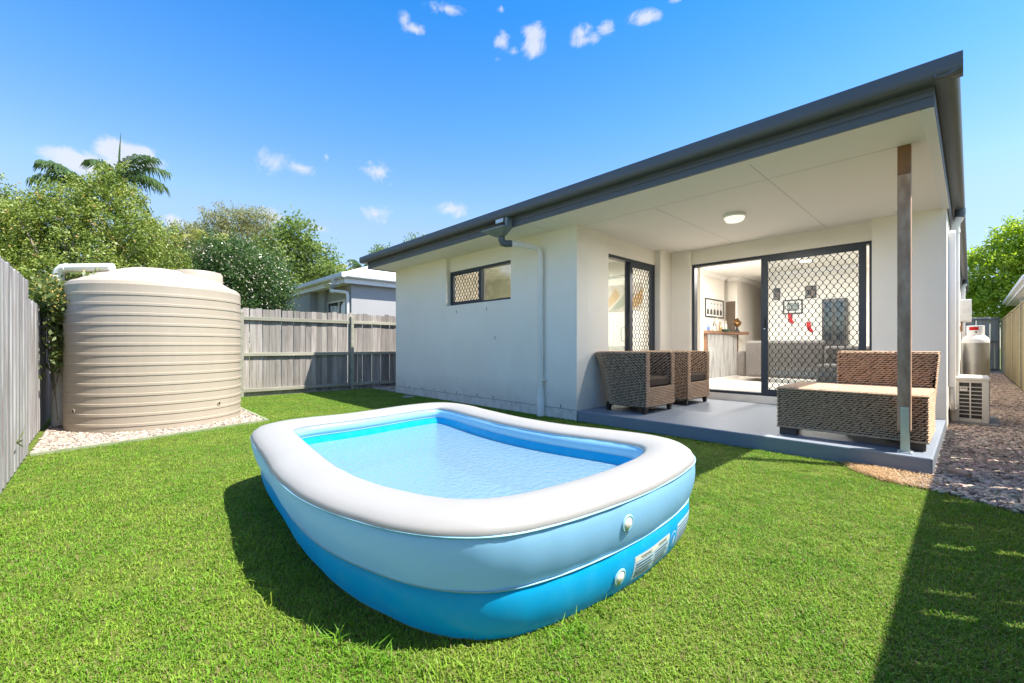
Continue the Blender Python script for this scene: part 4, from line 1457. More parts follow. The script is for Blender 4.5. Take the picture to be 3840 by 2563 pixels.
def make_chair(x, y, label):
    z0, z1 = 0.10, 0.85
    Z = 0.155
    t = thing('tub_chair', (x, y, Z), label, 'armchair', 'woven tub chairs on the patio')
    hx, hy, rc = 0.34, 0.405, 0.16
    # plan of the outer side: near arm front -> back -> far arm front
    path = [(hx, -hy), (-hx + rc, -hy)]
    for k in range(1, 7):
        a = -PI / 2 - k * PI / 12
        path.append((-hx + rc + rc * math.cos(a), -hy + rc + rc * math.sin(a)))
    for k in range(0, 7):
        a = PI - k * PI / 12
        path.append((-hx + rc + rc * math.cos(a), hy - rc + rc * math.sin(a)))
    path.append((hx, hy))
    P = np.array(path)
    sl = np.concatenate([[0], np.cumsum(np.linalg.norm(np.diff(P, axis=0), axis=1))])

    def side(off, za, zb):
        def fn(u, v):
            s = u * sl[-1]
            px_, py_ = np.interp(s, sl, P[:, 0]), np.interp(s, sl, P[:, 1])
            sx, sy = (hx - off * 0) , (hy - off) / hy
            qx = px_ if px_ > 0 else px_ * (hx - off) / hx
            qy = py_ * sy
            zz_ = za + (zb - za) * v
            f = max(0.0, (zz_ - z0) / (z1 - z0))
            back = (hx - px_) / (2 * hx)
            qx -= 0.24 * back * f ** 1.5
            qy *= 1 + 0.03 * f * back
            return Vector((x + qx, y + qy, Z + zz_))
        return fn
    out, inn = side(0.0, z0, z1), side(0.085, 0.36, z1)
    rim = lambda u, v: out(u, 1.0) * (1 - v) + inn(u, 1.0) * v + Vector((0, 0, 0.012 * math.sin(PI * v)))
    pat = [(out, 46, 34, 1), (inn, 38, 22, -1), (rim, 46, 4, 1)]
    for sgn in (-1, 1):
        pat.append((bilinear((x + hx, y + sgn * hy, Z + z0), (x + hx, y + sgn * (hy - 0.085), Z + z0), (x + hx, y + sgn * (hy - 0.085), Z + z1), (x + hx, y + sgn * hy, Z + z1)), 3, 34, -sgn))
    pat.append((bilinear((x + hx, y - hy + 0.085, Z + z0), (x + hx, y + hy - 0.085, Z + z0), (x + hx, y + hy - 0.085, Z + 0.37), (x + hx, y - hy + 0.085, Z + 0.37)), 17, 12, 1))
    obj('shell', core(pat), MT['weave_dark'], t, smooth='all')
    v, f = knots(pat)
    npobj('weave', v, f, MT['weave'], t, smooth=True, kind='stuff')
    base = MB().box(x - hx + 0.03, y - hy + 0.02, Z + z0 - 0.01, x + hx - 0.005, y + hy - 0.02, Z + z0 + 0.03)
    obj('base_frame', base, MT['dark_wood'], t)
    cu = MB().box(x - 0.28, y - hy + 0.10, Z + 0.362, x + hx - 0.012, y + hy - 0.10, Z + 0.50)
    obj('cushion', cu, MT['cushion'], t, smooth=True, bevel=0.035, seg=4)
    for (a, b) in ((-1, -1), (-1, 1), (1, -1), (1, 1)):
        lx, ly = x + a * (hx - 0.05), y + b * (hy - 0.05)
        lg = MB()
        lg.grid([[(lx + dx * w, ly + dy * w, zz_) for dx, dy in ((-1, -1), (1, -1), (1, 1), (-1, 1))] for w, zz_ in ((0.023, Z), (0.032, Z + z0 - 0.008))], closed_u=True)
        obj('leg', lg, MT['dark_wood'], t)
    return t


ch = make_chair(-3.39, 5.81, 'woven seagrass tub chair nearest the lawn, against the patio side wall')
ch2 = copy_tree(ch)
ch2.location = (-3.40, 7.10, 0.155)
ch2['label'] = 'woven seagrass tub chair farther in, next to the open doorway'

# chaise with a high back at its far side
so = thing('woven_sofa', (-0.85, 5.8, 0.155), 'woven seagrass sofa without cushions behind the patio post', 'sofa')
sx0, sx1, sy0, sy1, sz0, sz1 = -1.432, -0.262, 5.318, 6.26, 0.235, 0.650
bx0, bx1, by0, by1, bz1 = -1.066, -0.285, 6.265, 6.40, 1.03
B = bilinear
pat = [(B((sx0, sy0, sz0), (sx1, sy0, sz0), (sx1, sy0, sz1), (sx0, sy0, sz1)), 29, 20, 1),
       (B((sx1, sy0, sz0), (sx1, sy1, sz0), (sx1, sy1, sz1), (sx1, sy0, sz1)), 23, 20, 1),
       (B((sx0, sy1, sz0), (sx0, sy0, sz0), (sx0, sy0, sz1), (sx0, sy1, sz1)), 23, 20, 1),
       (B((sx0, sy0, sz1), (sx1, sy0, sz1), (sx1, sy1, sz1), (sx0, sy1, sz1)), 29, 40, 1),
       (B((bx0, by0, sz1 - 0.02), (bx1, by0, sz1 - 0.02), (bx1 + 0.055, by0 + 0.02, bz1), (bx0, by0 + 0.02, bz1)), 19, 18, 1),
       (B((bx1, by0, sz0), (bx1, by1, sz0), (bx1 + 0.055, by1 + 0.10, bz1), (bx1 + 0.055, by0 + 0.02, bz1)), 4, 38, 1),
       (B((bx0, by1, sz0), (bx0, by0, sz0), (bx0, by0 + 0.02, bz1), (bx0, by1 + 0.10, bz1)), 4, 38, 1),
       (B((bx1, by1, sz0), (bx0, by1, sz0), (bx0, by1 + 0.10, bz1), (bx1 + 0.055, by1 + 0.10, bz1)), 19, 38, 1),
       (B((bx0, by0 + 0.02, bz1), (bx1 + 0.055, by0 + 0.02, bz1), (bx1 + 0.055, by1 + 0.10, bz1), (bx0, by1 + 0.10, bz1)), 19, 8, 1)]
obj('body', core(pat), MT['weave_dark'], so)
v, f = knots(pat)
npobj('weave', v, f, MT['weave'], so, smooth=True, kind='stuff')
for z in (sz0 + 0.004, sz1 - 0.004):
    obj('edge_braid', MB().tube([(sx0 - 0.006, sy1, z), (sx0 - 0.006, sy0 - 0.008, z), (sx1 + 0.006, sy0 - 0.008, z), (sx1 + 0.006, sy1, z)], 0.010, 6), MT['weave'], so)
for (a, b) in ((sx0 + 0.012, sy0 + 0.004), (sx1 - 0.172, sy0 + 0.02), (sx0 + 0.012, sy1 - 0.10), (sx1 - 0.172, sy1 - 0.10)):
    obj('foot', MB().box(a, b, 0.156, a + 0.16, b + 0.08, 0.232), MT['foot_wood'], so, bevel=0.003)

# ------------------------------------------------------------------ things inside the house
bar = thing('bar', (-4.58, 11.8, ZF), 'corrugated iron bar with a rough timber slab top inside the open doorway', 'bar')
rows = []
for k in range(0, 181):
    y = 10.86 + 1.97 * k / 180
    x = -4.455 + 0.009 * math.sin(2 * PI * (y - 10.86) / 0.0762)
    rows.append([(x, y, ZF + 0.004), (x, y, 1.405)])
obj('corrugated_sheet', MB().grid(rows), MT['galv_old'], bar, smooth='all')
obj('bar_frame', MB().box(-4.715, 10.87, ZF, -4.468, 12.80, 1.40), MT['bar_top'], bar)
obj('end_post', MB().box(-4.47, 12.805, ZF, -4.43, 12.845, 1.404), MT['bar_top'], bar)
bt = MB()
bt.prism([(-4.716, 10.78), (-4.43, 10.78), (-4.40, 11.2), (-4.42, 11.8), (-4.36, 12.3), (-4.20, 12.7), (-4.16, 12.86), (-4.716, 12.86)], 1.407, 1.488, 'z')
obj('bar_top', bt, MT['bar_top'], bar, bevel=0.008)

BOT = [('bottle', (0.05, 0.10, 0.28), 0.035, 0.17), ('bottle', (0.35, 0.35, 0.33), 0.03, 0.15), ('bottle', (0.5, 0.5, 0.48), 0.028, 0.16), ('bottle', (0.03, 0.025, 0.02), 0.035, 0.26),
       ('bottle', (0.30, 0.26, 0.20), 0.045, 0.34), ('bottle', (0.20, 0.13, 0.03), 0.033, 0.20), ('bottle', (0.33, 0.04, 0.035), 0.035, 0.24), ('bottle', (0.42, 0.40, 0.34), 0.03, 0.23), ('bottle', (0.45, 0.42, 0.32), 0.03, 0.28), ('bottle', (0.5, 0.5, 0.47), 0.035, 0.19)]
BW = ['blue glass', 'short clear', 'clear tumbler-like', 'dark slim', 'tall pale', 'amber', 'red labelled', 'pale green', 'tall clear', 'squat clear']
for i, (nm, c, r, h) in enumerate(BOT):
    y = 10.98 + i * 0.125
    x = -4.47 + 0.03 * ((i * 7) % 3 - 1)
    b = thing('bottle', (x, y, 1.488), '%s bottle, number %s from the doorway side of the bar top' % (BW[i], ['one', 'two', 'three', 'four', 'five', 'six', 'seven', 'eight', 'nine', 'ten'][i]), 'bottle', 'bottles and ornaments on the bar top')
    b['label'] = '%s bottle in the row standing on the timber bar top' % BW[i]
    m_ = M('bottle_colour', c, 0.15, 0.6)
    obj('bottle_body', MB().lathe([(0, 1.4885), (r, 1.489), (r, 1.488 + h * 0.6), (r * 0.4, 1.488 + h * 0.74), (r * 0.36, 1.488 + h * 0.93), (0, 1.488 + h * 0.93)], x, y, 12), m_, b, smooth=50)
    obj('cap', MB().lathe([(r * 0.42, 1.488 + h * 0.931), (r * 0.42, 1.488 + h), (0, 1.488 + h)], x, y, 10), MT['silver' if i % 3 else 'black'], b)
di = obj('green_dish', MB().lathe([(0, 1.489), (0.08, 1.49), (0.15, 1.53), (0.155, 1.535), (0.14, 1.532), (0, 1.51)], -4.40, 11.86, 20), M('green_glaze', (0.01, 0.10, 0.08), 0.25, 0.6), smooth=50)
tag(di, 'dark green oval dish at the middle of the bar top', 'dish')
st = thing('bronze_bust', (-4.32, 12.42, 1.488), 'bronze head sculpture on a dark stand at the end of the bar', 'sculpture')
obj('stand', MB().lathe([(0, 1.489), (0.075, 1.489), (0.07, 1.51), (0.035, 1.54), (0.03, 1.60), (0, 1.60)], -4.32, 12.42, 16), MT['black'], st, smooth=40)
hd = MB()
rows = []
for i in range(15):
    t = i / 14
    ph = PI * t
    row = []
    for j in range(18):
        a = 2 * PI * j / 18
        r = 0.105 * math.sin(ph) ** 0.8
        fx = 1.0 + 0.25 * max(0, math.cos(a)) * math.exp(-((t - 0.55) / 0.14) ** 2)
        cx = -4.32 + 0.02 * math.sin(ph * 2)
        cy = 12.42 - 0.05 * (1 - t) + 0.03
        row.append((cx + r * 0.85 * fx * math.cos(a), cy + r * 1.1 * math.sin(a), 1.59 + 0.27 * t))
    rows.append(row)
obj('head', hd.grid(rows, closed_u=True), MT['bronze'], st, smooth='all')


def picture(x0, y0, z0, x1, y1, z1, label, print_mat, fr=0.03, mount=0.04, panels=1, wall='x'):
    """framed picture; wall 'x': hangs on a wall of constant x, facing +x; 'y': constant y, facing -y"""
    t = thing('framed_picture', ((x0 + x1) / 2, (y0 + y1) / 2, z0), label, 'picture')
    if wall == 'x':
        pl = lambda u, z, d: (x0 + d, u, z)
        a, b = y0, y1
    else:
        pl = lambda u, z, d: (u, y0 - d, z)
        a, b = x0, x1
    obj('frame', frame4(a, b, z0, z1, fr, 0.001, 0.03, pl), MT['black'], t)
    obj('mount', MB().box(*pl(a + fr, z0 + fr, 0.002), *pl(b - fr, z1 - fr, 0.012)), MT['paper'], t)
    w = (b - a - 2 * (fr + mount)) / panels
    for i in range(panels):
        q = a + fr + mount + i * w
        p = obj('print', MB().box(*pl(q + 0.006, z0 + fr + mount, 0.0125), *pl(q + w - 0.006, z1 - fr - mount, 0.016)), print_mat, t)
        if panels > 1:      # dark suited half-figures of the little portraits
            c = q + w / 2
            obj('portrait', MB().add([pl(c + sx_ * w * .36, z0 + fr + mount + 0.004 + sz_ * (z1 - z0 - 2 * fr - 2 * mount - 0.01), 0.0168) for sx_, sz_ in ((-1, 0), (1, 0), (.9, .35), (.35, .42), (.45, .6), (.4, .85), (0, .95), (-.4, .85), (-.45, .6), (-.35, .42), (-.9, .35))], [tuple(range(11))]), MT['ac_dark'], p)
            obj('face', MB().add([pl(c + sx_ * w * .36, z0 + fr + mount + 0.004 + sz_ * (z1 - z0 - 2 * fr - 2 * mount - 0.01), 0.0175) for sx_, sz_ in ((-.25, .45), (.25, .45), (.33, .62), (.28, .8), (-.28, .8), (-.33, .62))], [tuple(range(6))]), MT['paper'], p)
    return t


PRN = M('portrait_ground', (0.62, 0.60, 0.56), 0.6, 0.3)
picture(-4.72, 11.30, 1.86, -4.72, 12.50, 2.35, 'black framed row of five portraits on the wall above the bar', PRN, panels=5)
pic_m = M('landscape_print', (0.30, 0.34, 0.33), 0.6, 0.3, col2=(0.05, 0.06, 0.06), vs=9, contrast=(0.4, 0.6))
picture(-3.38, 12.999, 1.93, -2.94, 12.999, 2.30, 'wide black framed picture on the back wall above two red stockings', pic_m, wall='y', mount=0.05)
pm1 = M('dark_print', (0.25, 0.20, 0.15), 0.6, 0.3, col2=(0.06, 0.05, 0.045), vs=10, contrast=(0.4, 0.6))
picture(-2.88, 12.999, 2.31, -2.65, 12.999, 2.62, 'small dark picture high on the back wall, right of the wide one', pm1, wall='y', mount=0.0, fr=0.02)
picture(-3.60, 12.999, 2.32, -3.45, 12.999, 2.63, 'narrow dark picture at the left edge of the back wall', pm1, wall='y', mount=0.0, fr=0.02)
for i, (x, z, lb) in enumerate(((-3.27, 1.68, 'red stocking hanging under the wide framed picture'), (-2.86, 1.45, 'red stocking hanging lower on the back wall near the cabinet'))):
    s_ = MB()
    prof_ = [(0, 0.26), (0.09, 0.26), (0.10, 0.10), (0.145, 0.04), (0.13, 0.0), (0.07, 0.01), (0.015, 0.09)]
    s_.prism([(x + a, z + b) for a, b in prof_], 12.955, 12.985, 'y')
    tag(obj('red_stocking', s_, MT['red'], bevel=0.006), lb, 'stocking')
cb = thing('display_cabinet', (-2.25, 12.8, ZF), 'tall dark display cabinet with glass doors against the back wall', 'cabinet')
obj('carcass', MB().box(-2.49, 12.75, ZF, -2.02, 12.99, 2.24), MT['cabinet'], cb)
for a, b in ((-2.475, -2.265), (-2.245, -2.035)):
    d_ = obj('cabinet_door', frame4(a, b, ZF + 0.9, 2.2, 0.03, 0.0, 0.015, lambda u, z, d: (u, 12.748 - d, z)), MT['cabinet'], cb)
    obj('pane', MB().box(a + 0.03, 12.742, ZF + 0.93, b - 0.03, 12.745, 2.17), MT['glass_dark'], d_)
    obj('drawer_front', MB().box(a, 12.735, ZF + 0.08, b, 12.748, ZF + 0.86), MT['cabinet'], cb, bevel=0.004)
sg_ = thing('grey_sofa', (-3.0, 11.2, ZF), 'dark grey fabric sofa seen from behind through the grille', 'sofa')
obj('back', MB().box(-3.55, 10.7, ZF + 0.1, -2.05, 10.95, 1.22), MT['sofa_grey'], sg_, bevel=0.06, seg=3, smooth=True)
obj('seat', MB().box(-3.5, 10.96, ZF + 0.1, -2.1, 11.7, 0.78), MT['sofa_grey'], sg_, bevel=0.05, seg=3, smooth=True)
for a in (-3.75, -2.05):
    obj('arm', MB().box(a, 10.75, ZF + 0.1, a + 0.2, 11.7, 0.98), MT['sofa_grey'], sg_, bevel=0.05, seg=3, smooth=True)
sg2 = thing('low_grey_chair', (-1.6, 10.2, ZF), 'low dark grey armchair right of the grey sofa', 'armchair')
obj('back', MB().box(-2.0, 10.4, ZF + 0.1, -1.05, 10.62, 1.10), MT['sofa_grey'], sg2, bevel=0.06, seg=3, smooth=True)
obj('seat', MB().box(-2.0, 9.7, ZF + 0.1, -1.05, 10.39, 0.76), MT['sofa_grey'], sg2, bevel=0.06, seg=3, smooth=True)
art = thing('wall_art', (-5.1, 7.89, 1.85), 'large tan canvas of curved leaf shapes behind the side glass door', 'picture')
obj('canvas', MB().box(-5.75, 7.875, 1.84, -4.40, 7.899, 2.38), M('canvas_tan', (0.50, 0.46, 0.40), 0.8, 0.2), art)
for k, (a, c) in enumerate(((0, (0.42, 0.27, 0.12)), (0.35, (0.22, 0.25, 0.18)), (0.75, (0.38, 0.24, 0.10)))):
    x = -5.65 + k * 0.34
    obj('leaf_shape', MB().add([(x + 0.5 * i / 12, 7.8740, 1.86 + 0.46 * (i / 12) ** (1.4 - a * .5)) for i in range(13)] + [(x + 0.12 + 0.5 * i / 12, 7.8740, 1.86 + 0.30 * (i / 12) ** 2) for i in range(12, -1, -1)], [tuple(range(26))]), M('leaf_paint', c, 0.8, 0.2), art)

# ------------------------------------------------------------------ along the side wall
wd = thing('wall_downpipe', (-0.13, 8.75, 0), 'nearer white downpipe on the side wall by the patio corner', 'downpipe', 'white downpipes on the side wall')
obj('pipe', MB().tube([(-0.105, 8.72, 2.93), (-0.115, 8.72, 2.87), (-0.145, 8.72, 2.82), (-0.15, 8.72, 2.7), (-0.15, 8.72, 0.0)], 0.047, 16), MT['pvc'], wd, smooth=50)
obj('spout', MB().tube([(-0.10, 8.72, 3.02), (-0.10, 8.72, 2.94), (-0.108, 8.72, 2.90)], 0.056, 14), MT['pvc_grey'], wd, smooth=50)
obj('collar', MB().lathe([(0.048, 2.74), (0.053, 2.74), (0.053, 2.69), (0.048, 2.69)], -0.15, 8.72, 16), MT['pvc'], wd, smooth=40)
w2 = copy_tree(wd)
w2.location = (-0.13, 18.2, 0)
w2['label'] = 'farther white downpipe on the side wall beyond the meter box'
tk = thing('conduit_cover', (-0.18, 8.35, 0.45), 'white round topped conduit cover on the side wall above the appliance', 'conduit')
tkp = [(8.30, 0.55)] + [(8.365 + 0.065 * math.cos(PI - a * PI / 8), 2.60 + 0.065 * math.sin(PI - a * PI / 8)) for a in range(9)] + [(8.43, 0.55)]
obj('cover', MB().prism([(p[0], p[1]) for p in tkp], -0.209, -0.14, 'x'), MT['trim_white'], tk, bevel=0.006)
obj('pipe_bend', MB().tube([(-0.17, 8.365, 0.56), (-0.17, 8.365, 0.35), (-0.165, 8.45, 0.25), (-0.15, 8.66, 0.22)], 0.03, 10), MT['cyl_white'], tk, smooth=50)
mb_ = thing('meter_box', (-0.1, 10.2, 1.49), 'white meter box fixed high on the side wall', 'meter box')
obj('box_body', MB().box(-0.209, 10.0, 1.49, 0.012, 10.42, 1.845), MT['trim_white'], mb_, bevel=0.008)
obj('box_lid', MB().box(-0.10, 9.992, 1.51, 0.004, 9.9985, 1.83), MT['pvc'], mb_)
obj('notice', MB().box(-0.085, 9.989, 1.62, -0.015, 9.9915, 1.70), MT['paper'], mb_)
vp = obj('valves', MB().tube([(-0.16, 10.1, 1.49), (-0.16, 10.1, 1.30)], 0.012, 8).tube([(-0.10, 10.1, 1.49), (-0.10, 10.1, 1.35), (-0.14, 10.5, 1.33)], 0.012, 8).box(-0.19, 10.06, 1.36, -0.09, 10.14, 1.42), M('brass', (0.35, 0.2, 0.1), 0.4, 0.5, metal=0.6), mb_)

ac = thing('air_conditioner', (0.01, 9.1, 0), 'cream outdoor air conditioner unit with louvred end on the side path', 'air conditioner')
AX0, AX1, AY0, AY1, AZ0, AZ1 = -0.153, 0.172, 8.665, 9.45, 0.075, 0.625
obj('case', MB().box(AX0 + 0.01, AY0 + 0.03, AZ0, AX1 - 0.004, AY1, AZ1), MT['ac_dark'], ac)
obj('case_lid', MB().box(AX0 - 0.005, AY0 - 0.012, AZ1, AX1 + 0.012, AY1 + 0.01, AZ1 + 0.045), MT['acwhite'], ac, bevel=0.014, seg=3)
fr = MB()
fr.box(AX0, AY0, AZ0 - 0.02, AX0 + 0.045, AY0 + 0.028, AZ1 - 0.001)
fr.box(AX1 - 0.065, AY0, AZ0 - 0.02, AX1, AY0 + 0.028, AZ1 - 0.001)
fr.box(AX0 + 0.046, AY0 + 0.001, AZ1 - 0.03, AX1 - 0.066, AY0 + 0.028, AZ1 - 0.002)
fr.box(AX0 + 0.046, AY0 + 0.001, AZ0 - 0.02, AX1 - 0.066, AY0 + 0.028, AZ0 + 0.03)
fr.box(-0.010, AY0 - 0.001, AZ0 + 0.031, 0.006, AY0 + 0.027, AZ1 - 0.031)
obj('end_frame', fr, MT['acwhite'], ac, bevel=0.004)
for i in range(8):
    z = AZ0 + 0.080 + i * 0.0535
    obj('louvre', MB().box(AX0 + 0.046, AY0 + 0.003, z, AX1 - 0.066, AY0 + 0.024, z + 0.0105), MT['acwhite'], ac)
obj('grip', MB().box(AX0 + 0.05, AY0 - 0.004, 0.475, -0.03, AY0 + 0.02, 0.535), MT['acwhite'], ac, bevel=0.004)
obj('grip_slots', MB().box(AX0 + 0.058, AY0 - 0.0055, 0.512, -0.04, AY0 - 0.0042, 0.524), MT['ac_dark'], ac)
fins = MB()
for i in range(40):
    z = AZ0 + 0.03 + i * 0.0125
    fins.box(AX1 - 0.003, AY0 + 0.035, z, AX1 + 0.006, AY1 - 0.06, z + 0.004)
obj('coil_fins', fins, MT['acwhite'], ac)
for a in (8.78, 9.32):
    obj('foot', MB().box(AX0 + 0.02, a, 0.052, AX1 - 0.02, a + 0.05, AZ0 - 0.001), MT['galv'], ac)
tag(obj('equipment_pad', MB().box(-0.205, 8.62, -0.02, 0.265, 9.75, 0.052), MT['concrete'], bevel=0.006), 'grey concrete pad under the air conditioner', 'concrete pad')

def cylinder(x, y, label):
    g = thing('gas_cylinder', (x, y, 0), label, 'gas cylinder')
    r = 0.175
    obj('cylinder_body', MB().lathe([(r - 0.03, 0.0), (r - 0.02, 0.03), (r, 0.06), (r, 1.16)], x, y, 36), MT['cyl'], g, smooth=40)
    obj('shoulder', MB().lathe([(r + 0.001, 1.155), (r + 0.002, 1.20), (r - 0.015, 1.25), (r - 0.05, 1.285), (0.10, 1.295), (0.0, 1.30)], x, y, 36), MT['cyl_white'], g, smooth=40)
    c = obj('collar', MB().lathe([(0.112, 1.285), (0.114, 1.465), (0.108, 1.468), (0.106, 1.29)], x, y, 28), MT['cyl_white'], g, smooth=40)
    rows = [[(x + 0.1165 * math.cos(a), y + 0.1165 * math.sin(a), z) for a in np.linspace(-2.35, -1.25, 9)] for z in (1.385, 1.445)]
    obj('red_label', MB().grid(rows), MT['red'], c)
    obj('hole', MB().tube([(x + 0.005, y - 0.117, 1.35), (x + 0.005, y - 0.112, 1.35)], 0.014, 10), MT['black'], c)
    obj('valve', MB().tube([(x, y, 1.29), (x, y, 1.42)], 0.022, 10), MT['bar_top'], g)
    return g


cylinder(0.062, 11.5, 'silver gas cylinder with white shoulder and collar behind the air conditioner')

dr = obj('drain_cover', MB().lathe([(0.0, 0.02), (0.11, 0.02), (0.125, 0.016), (0.13, 0.0)], -8.33, 4.80, 24), MT['concrete'], smooth=40)
tag(dr, 'small round drain cover in the lawn by the house corner', 'drain cover')
wb = obj('wood_offcut', MB().box(-0.13, 5.16, 0.02, 0.0, 5.23, 0.06), MT['post'], bevel=0.006)
wb.rotation_euler = (0.1, 0.06, -0.5)
tag(wb, 'dark timber offcut lying on the gravel path', 'timber offcut')

# ------------------------------------------------------------------ plants
def leaf_quads(c, d, n, L, W, fold=0.35):
    """c, d, n: (k,3) centre, long axis, face normal -> verts (4k,3), quads (k,4)"""
    s = np.cross(d, n)
    s /= np.linalg.norm(s, axis=1)[:, None] + 1e-9
    L = np.asarray(L).reshape(-1, 1)
    W = np.asarray(W).reshape(-1, 1)
    v = np.stack([c - d * L / 2, c + s * W / 2 + n * W * fold / 2, c + d * L / 2, c - s * W / 2 + n * W * fold / 2], 1).reshape(-1, 3)
    f = np.arange(len(c) * 4).reshape(-1, 4)
    return v, f


def unit(a):
    return a / (np.linalg.norm(a, axis=1)[:, None] + 1e-9)


def crown_points(lobes, n, rng, shell=0.5):
    """points through ellipsoid lobes (centre, radii), biased to the outside"""
    vol = np.array([l[1][0] * l[1][1] * l[1][2] for l in lobes]) ** 0.75
    idx = rng.choice(len(lobes), n, p=vol / vol.sum())
    c = np.array([l[0] for l in lobes], float)[idx]
    r = np.array([l[1] for l in lobes], float)[idx]
    u = unit(rng.normal(size=(n, 3)))
    rad = rng.random(n) ** (1 / (3 + 4 * shell))
    rad *= 1 + 0.12 * rng.normal(size=n)
    return c + u * r * rad[:, None], u


def tree(name, base, lobes, nclump, per, leafL, leafW, mat, label, cat='tree', seed=1, spray=0.22, up=0.6, trunk_r=0.09, flowers=None, group=None, droop=0.0, shell=0.5, limbs=10, flat=0.0):
    rng = np.random.default_rng(seed)
    t = thing(name, base, label, cat, group)
    b = np.array(base, float)
    lc = np.array([l[0] for l in lobes], float)
    top = lc[np.argmax(lc[:, 2])]
    # trunk and limbs
    tr = MB()
    mid_ = lc.mean(0)
    p0 = Vector(base)
    fork = Vector((p0.x * .6 + mid_[0] * .4, p0.y * .6 + mid_[1] * .4, base[2] + (mid_[2] - base[2]) * 0.55))
    tr.tube([p0, p0.lerp(fork, 0.5) + Vector((0.05, 0.04, 0)), fork], [trunk_r, trunk_r * 0.8, trunk_r * 0.65], 10)
    obj('trunk', tr, MT['bark'], t, smooth='all')
    P, U = crown_points(lobes, nclump, rng, shell)
    lm = MB()
    r_ = random.Random(seed)
    for k in range(limbs):
        q = Vector(P[r_.randrange(nclump)])
        m_ = fork.lerp(q, 0.5) + Vector((r_.uniform(-.1, .1), r_.uniform(-.1, .1), r_.uniform(0, .15))) * (q - fork).length * 0.6
        lm.tube([fork, m_, q], [trunk_r * 0.5, trunk_r * 0.28, trunk_r * 0.06], 6)
    obj('limbs', lm, MT['bark'], t, smooth='all')
    # leaves: each clump is a spray of leaves along a short shoot
    n = nclump * per
    ci = np.repeat(np.arange(nclump), per)
    shoot = unit(U * (1 - up) + np.array([0, 0, 1.0]) * up + rng.normal(size=U.shape) * 0.35 - np.array([0, 0, 1.0]) * droop)
    tt = rng.random(n)
    c = P[ci] + shoot[ci] * (tt[:, None] - 0.4) * spray + rng.normal(size=(n, 3)) * spray * np.array([0.33, 0.33, 0.33 * (1 - flat)])
    d = unit(shoot[ci] * 0.5 + rng.normal(size=(n, 3)) * 0.75 - np.array([0, 0, droop]))
    nn = unit(U[ci] * 0.5 + np.array([0, 0, 0.7]) + rng.normal(size=(n, 3)) * 0.7)
    sz = rng.uniform(0.65, 1.25, n)
    v, f = leaf_quads(c, d, nn, leafL * sz, leafW * sz)
    npobj('crown', v, f, mat, t)
    if flowers:
        k, size, fm = flowers
        Pf, Uf = crown_points(lobes, k, rng, 1.5)
        m = 5
        ci = np.repeat(np.arange(k), m)
        c = Pf[ci] + Uf[ci] * 0.05 + rng.normal(size=(k * m, 3)) * size * 0.35
        v, f = leaf_quads(c, unit(rng.normal(size=(k * m, 3))), unit(Uf[ci] + rng.normal(size=(k * m, 3)) * .5), np.full(k * m, size), np.full(k * m, size * 0.8))
        npobj('flowers', v, f, fm, t, kind='stuff')
    return t


tree('lilly_pilly', (-13.6, -0.5, 0), [((-13.35, -0.35, 3.0), (1.5, 1.6, 1.5)), ((-12.85, 0.10, 3.75), (0.75, 0.80, 1.0)), ((-12.75, 0.22, 4.55), (0.28, 0.28, 0.50)), ((-12.85, 0.05, 4.25), (0.42, 0.42, 0.6)), ((-13.9, -1.05, 3.6), (0.8, 0.8, 0.8)), ((-14.0, -1.5, 3.3), (1.0, 1.2, 0.9)), ((-13.0, 0.75, 3.2), (0.75, 0.7, 1.0)), ((-12.7, -0.2, 2.2), (1.1, 1.2, 0.9)), ((-12.9, 0.9, 2.4), (0.8, 0.8, 0.9)), ((-13.5, -0.75, 3.9), (0.45, 0.45, 0.7)), ((-13.2, -2.1, 2.4), (1.2, 1.1, 1.3)), ((-13.7, -1.35, 4.05), (0.28, 0.28, 0.4))],
     2300, 46, 0.060, 0.030, MT['leaf_lilly'], 'large bushy bronze green hedge tree behind the rain tank', seed=21, spray=0.17, up=0.80, trunk_r=0.12, limbs=34, shell=0.30, flowers=(600, 0.040, MT['leaf_tip']))
tree('camellia', (-14.5, 2.8, 0), [((-14.55, 2.55, 2.7), (1.1, 1.15, 1.25)), ((-14.0, 3.25, 2.5), (0.9, 0.85, 1.15)), ((-14.7, 1.85, 2.6), (0.9, 0.9, 1.1)), ((-14.4, 2.6, 3.55), (0.75, 0.75, 0.7)), ((-13.9, 3.5, 2.9), (0.6, 0.55, 0.9)), ((-14.6, 1.5, 2.1), (1.0, 0.9, 1.0))],
     1900, 30, 0.062, 0.034, MT['leaf_dark'], 'dense dark green bush speckled with cream flowers beyond the back fence', seed=22, spray=0.24, up=0.5, flowers=(1700, 0.032, MT['flower']), limbs=12, shell=0.5)
tree('broad_tree', (-21.6, 6.0, 0), [((-21.5, 5.9, 5.2), (1.0, 1.1, 1.1)), ((-21.3, 6.4, 6.2), (0.8, 0.8, 0.75)), ((-21.2, 7.3, 4.9), (1.0, 0.9, 0.9)), ((-21.5, 5.2, 4.2), (1.2, 1.2, 1.2)), ((-21.1, 7.9, 4.2), (0.9, 0.9, 0.8)), ((-21.2, 7.0, 5.6), (0.6, 0.6, 0.5))],
     800, 16, 0.15, 0.085, MT['leaf_mid'], 'mid green broad leaved tree right of the flowering bush', seed=23, spray=0.4, up=0.3, trunk_r=0.16, shell=0.6)
tree('garden_tree', (-24.0, 9.0, 0), [((-24.2, 8.7, 4.4), (1.1, 1.2, 0.9)), ((-24.0, 9.6, 4.5), (0.8, 0.8, 0.7)), ((-24.2, 7.9, 4.2), (0.8, 0.8, 0.8))],
     420, 16, 0.15, 0.08, MT['leaf_mid'], 'small green tree over the neighbour roof, left of the pale palms', seed=24, spray=0.35, up=0.3, shell=0.6)
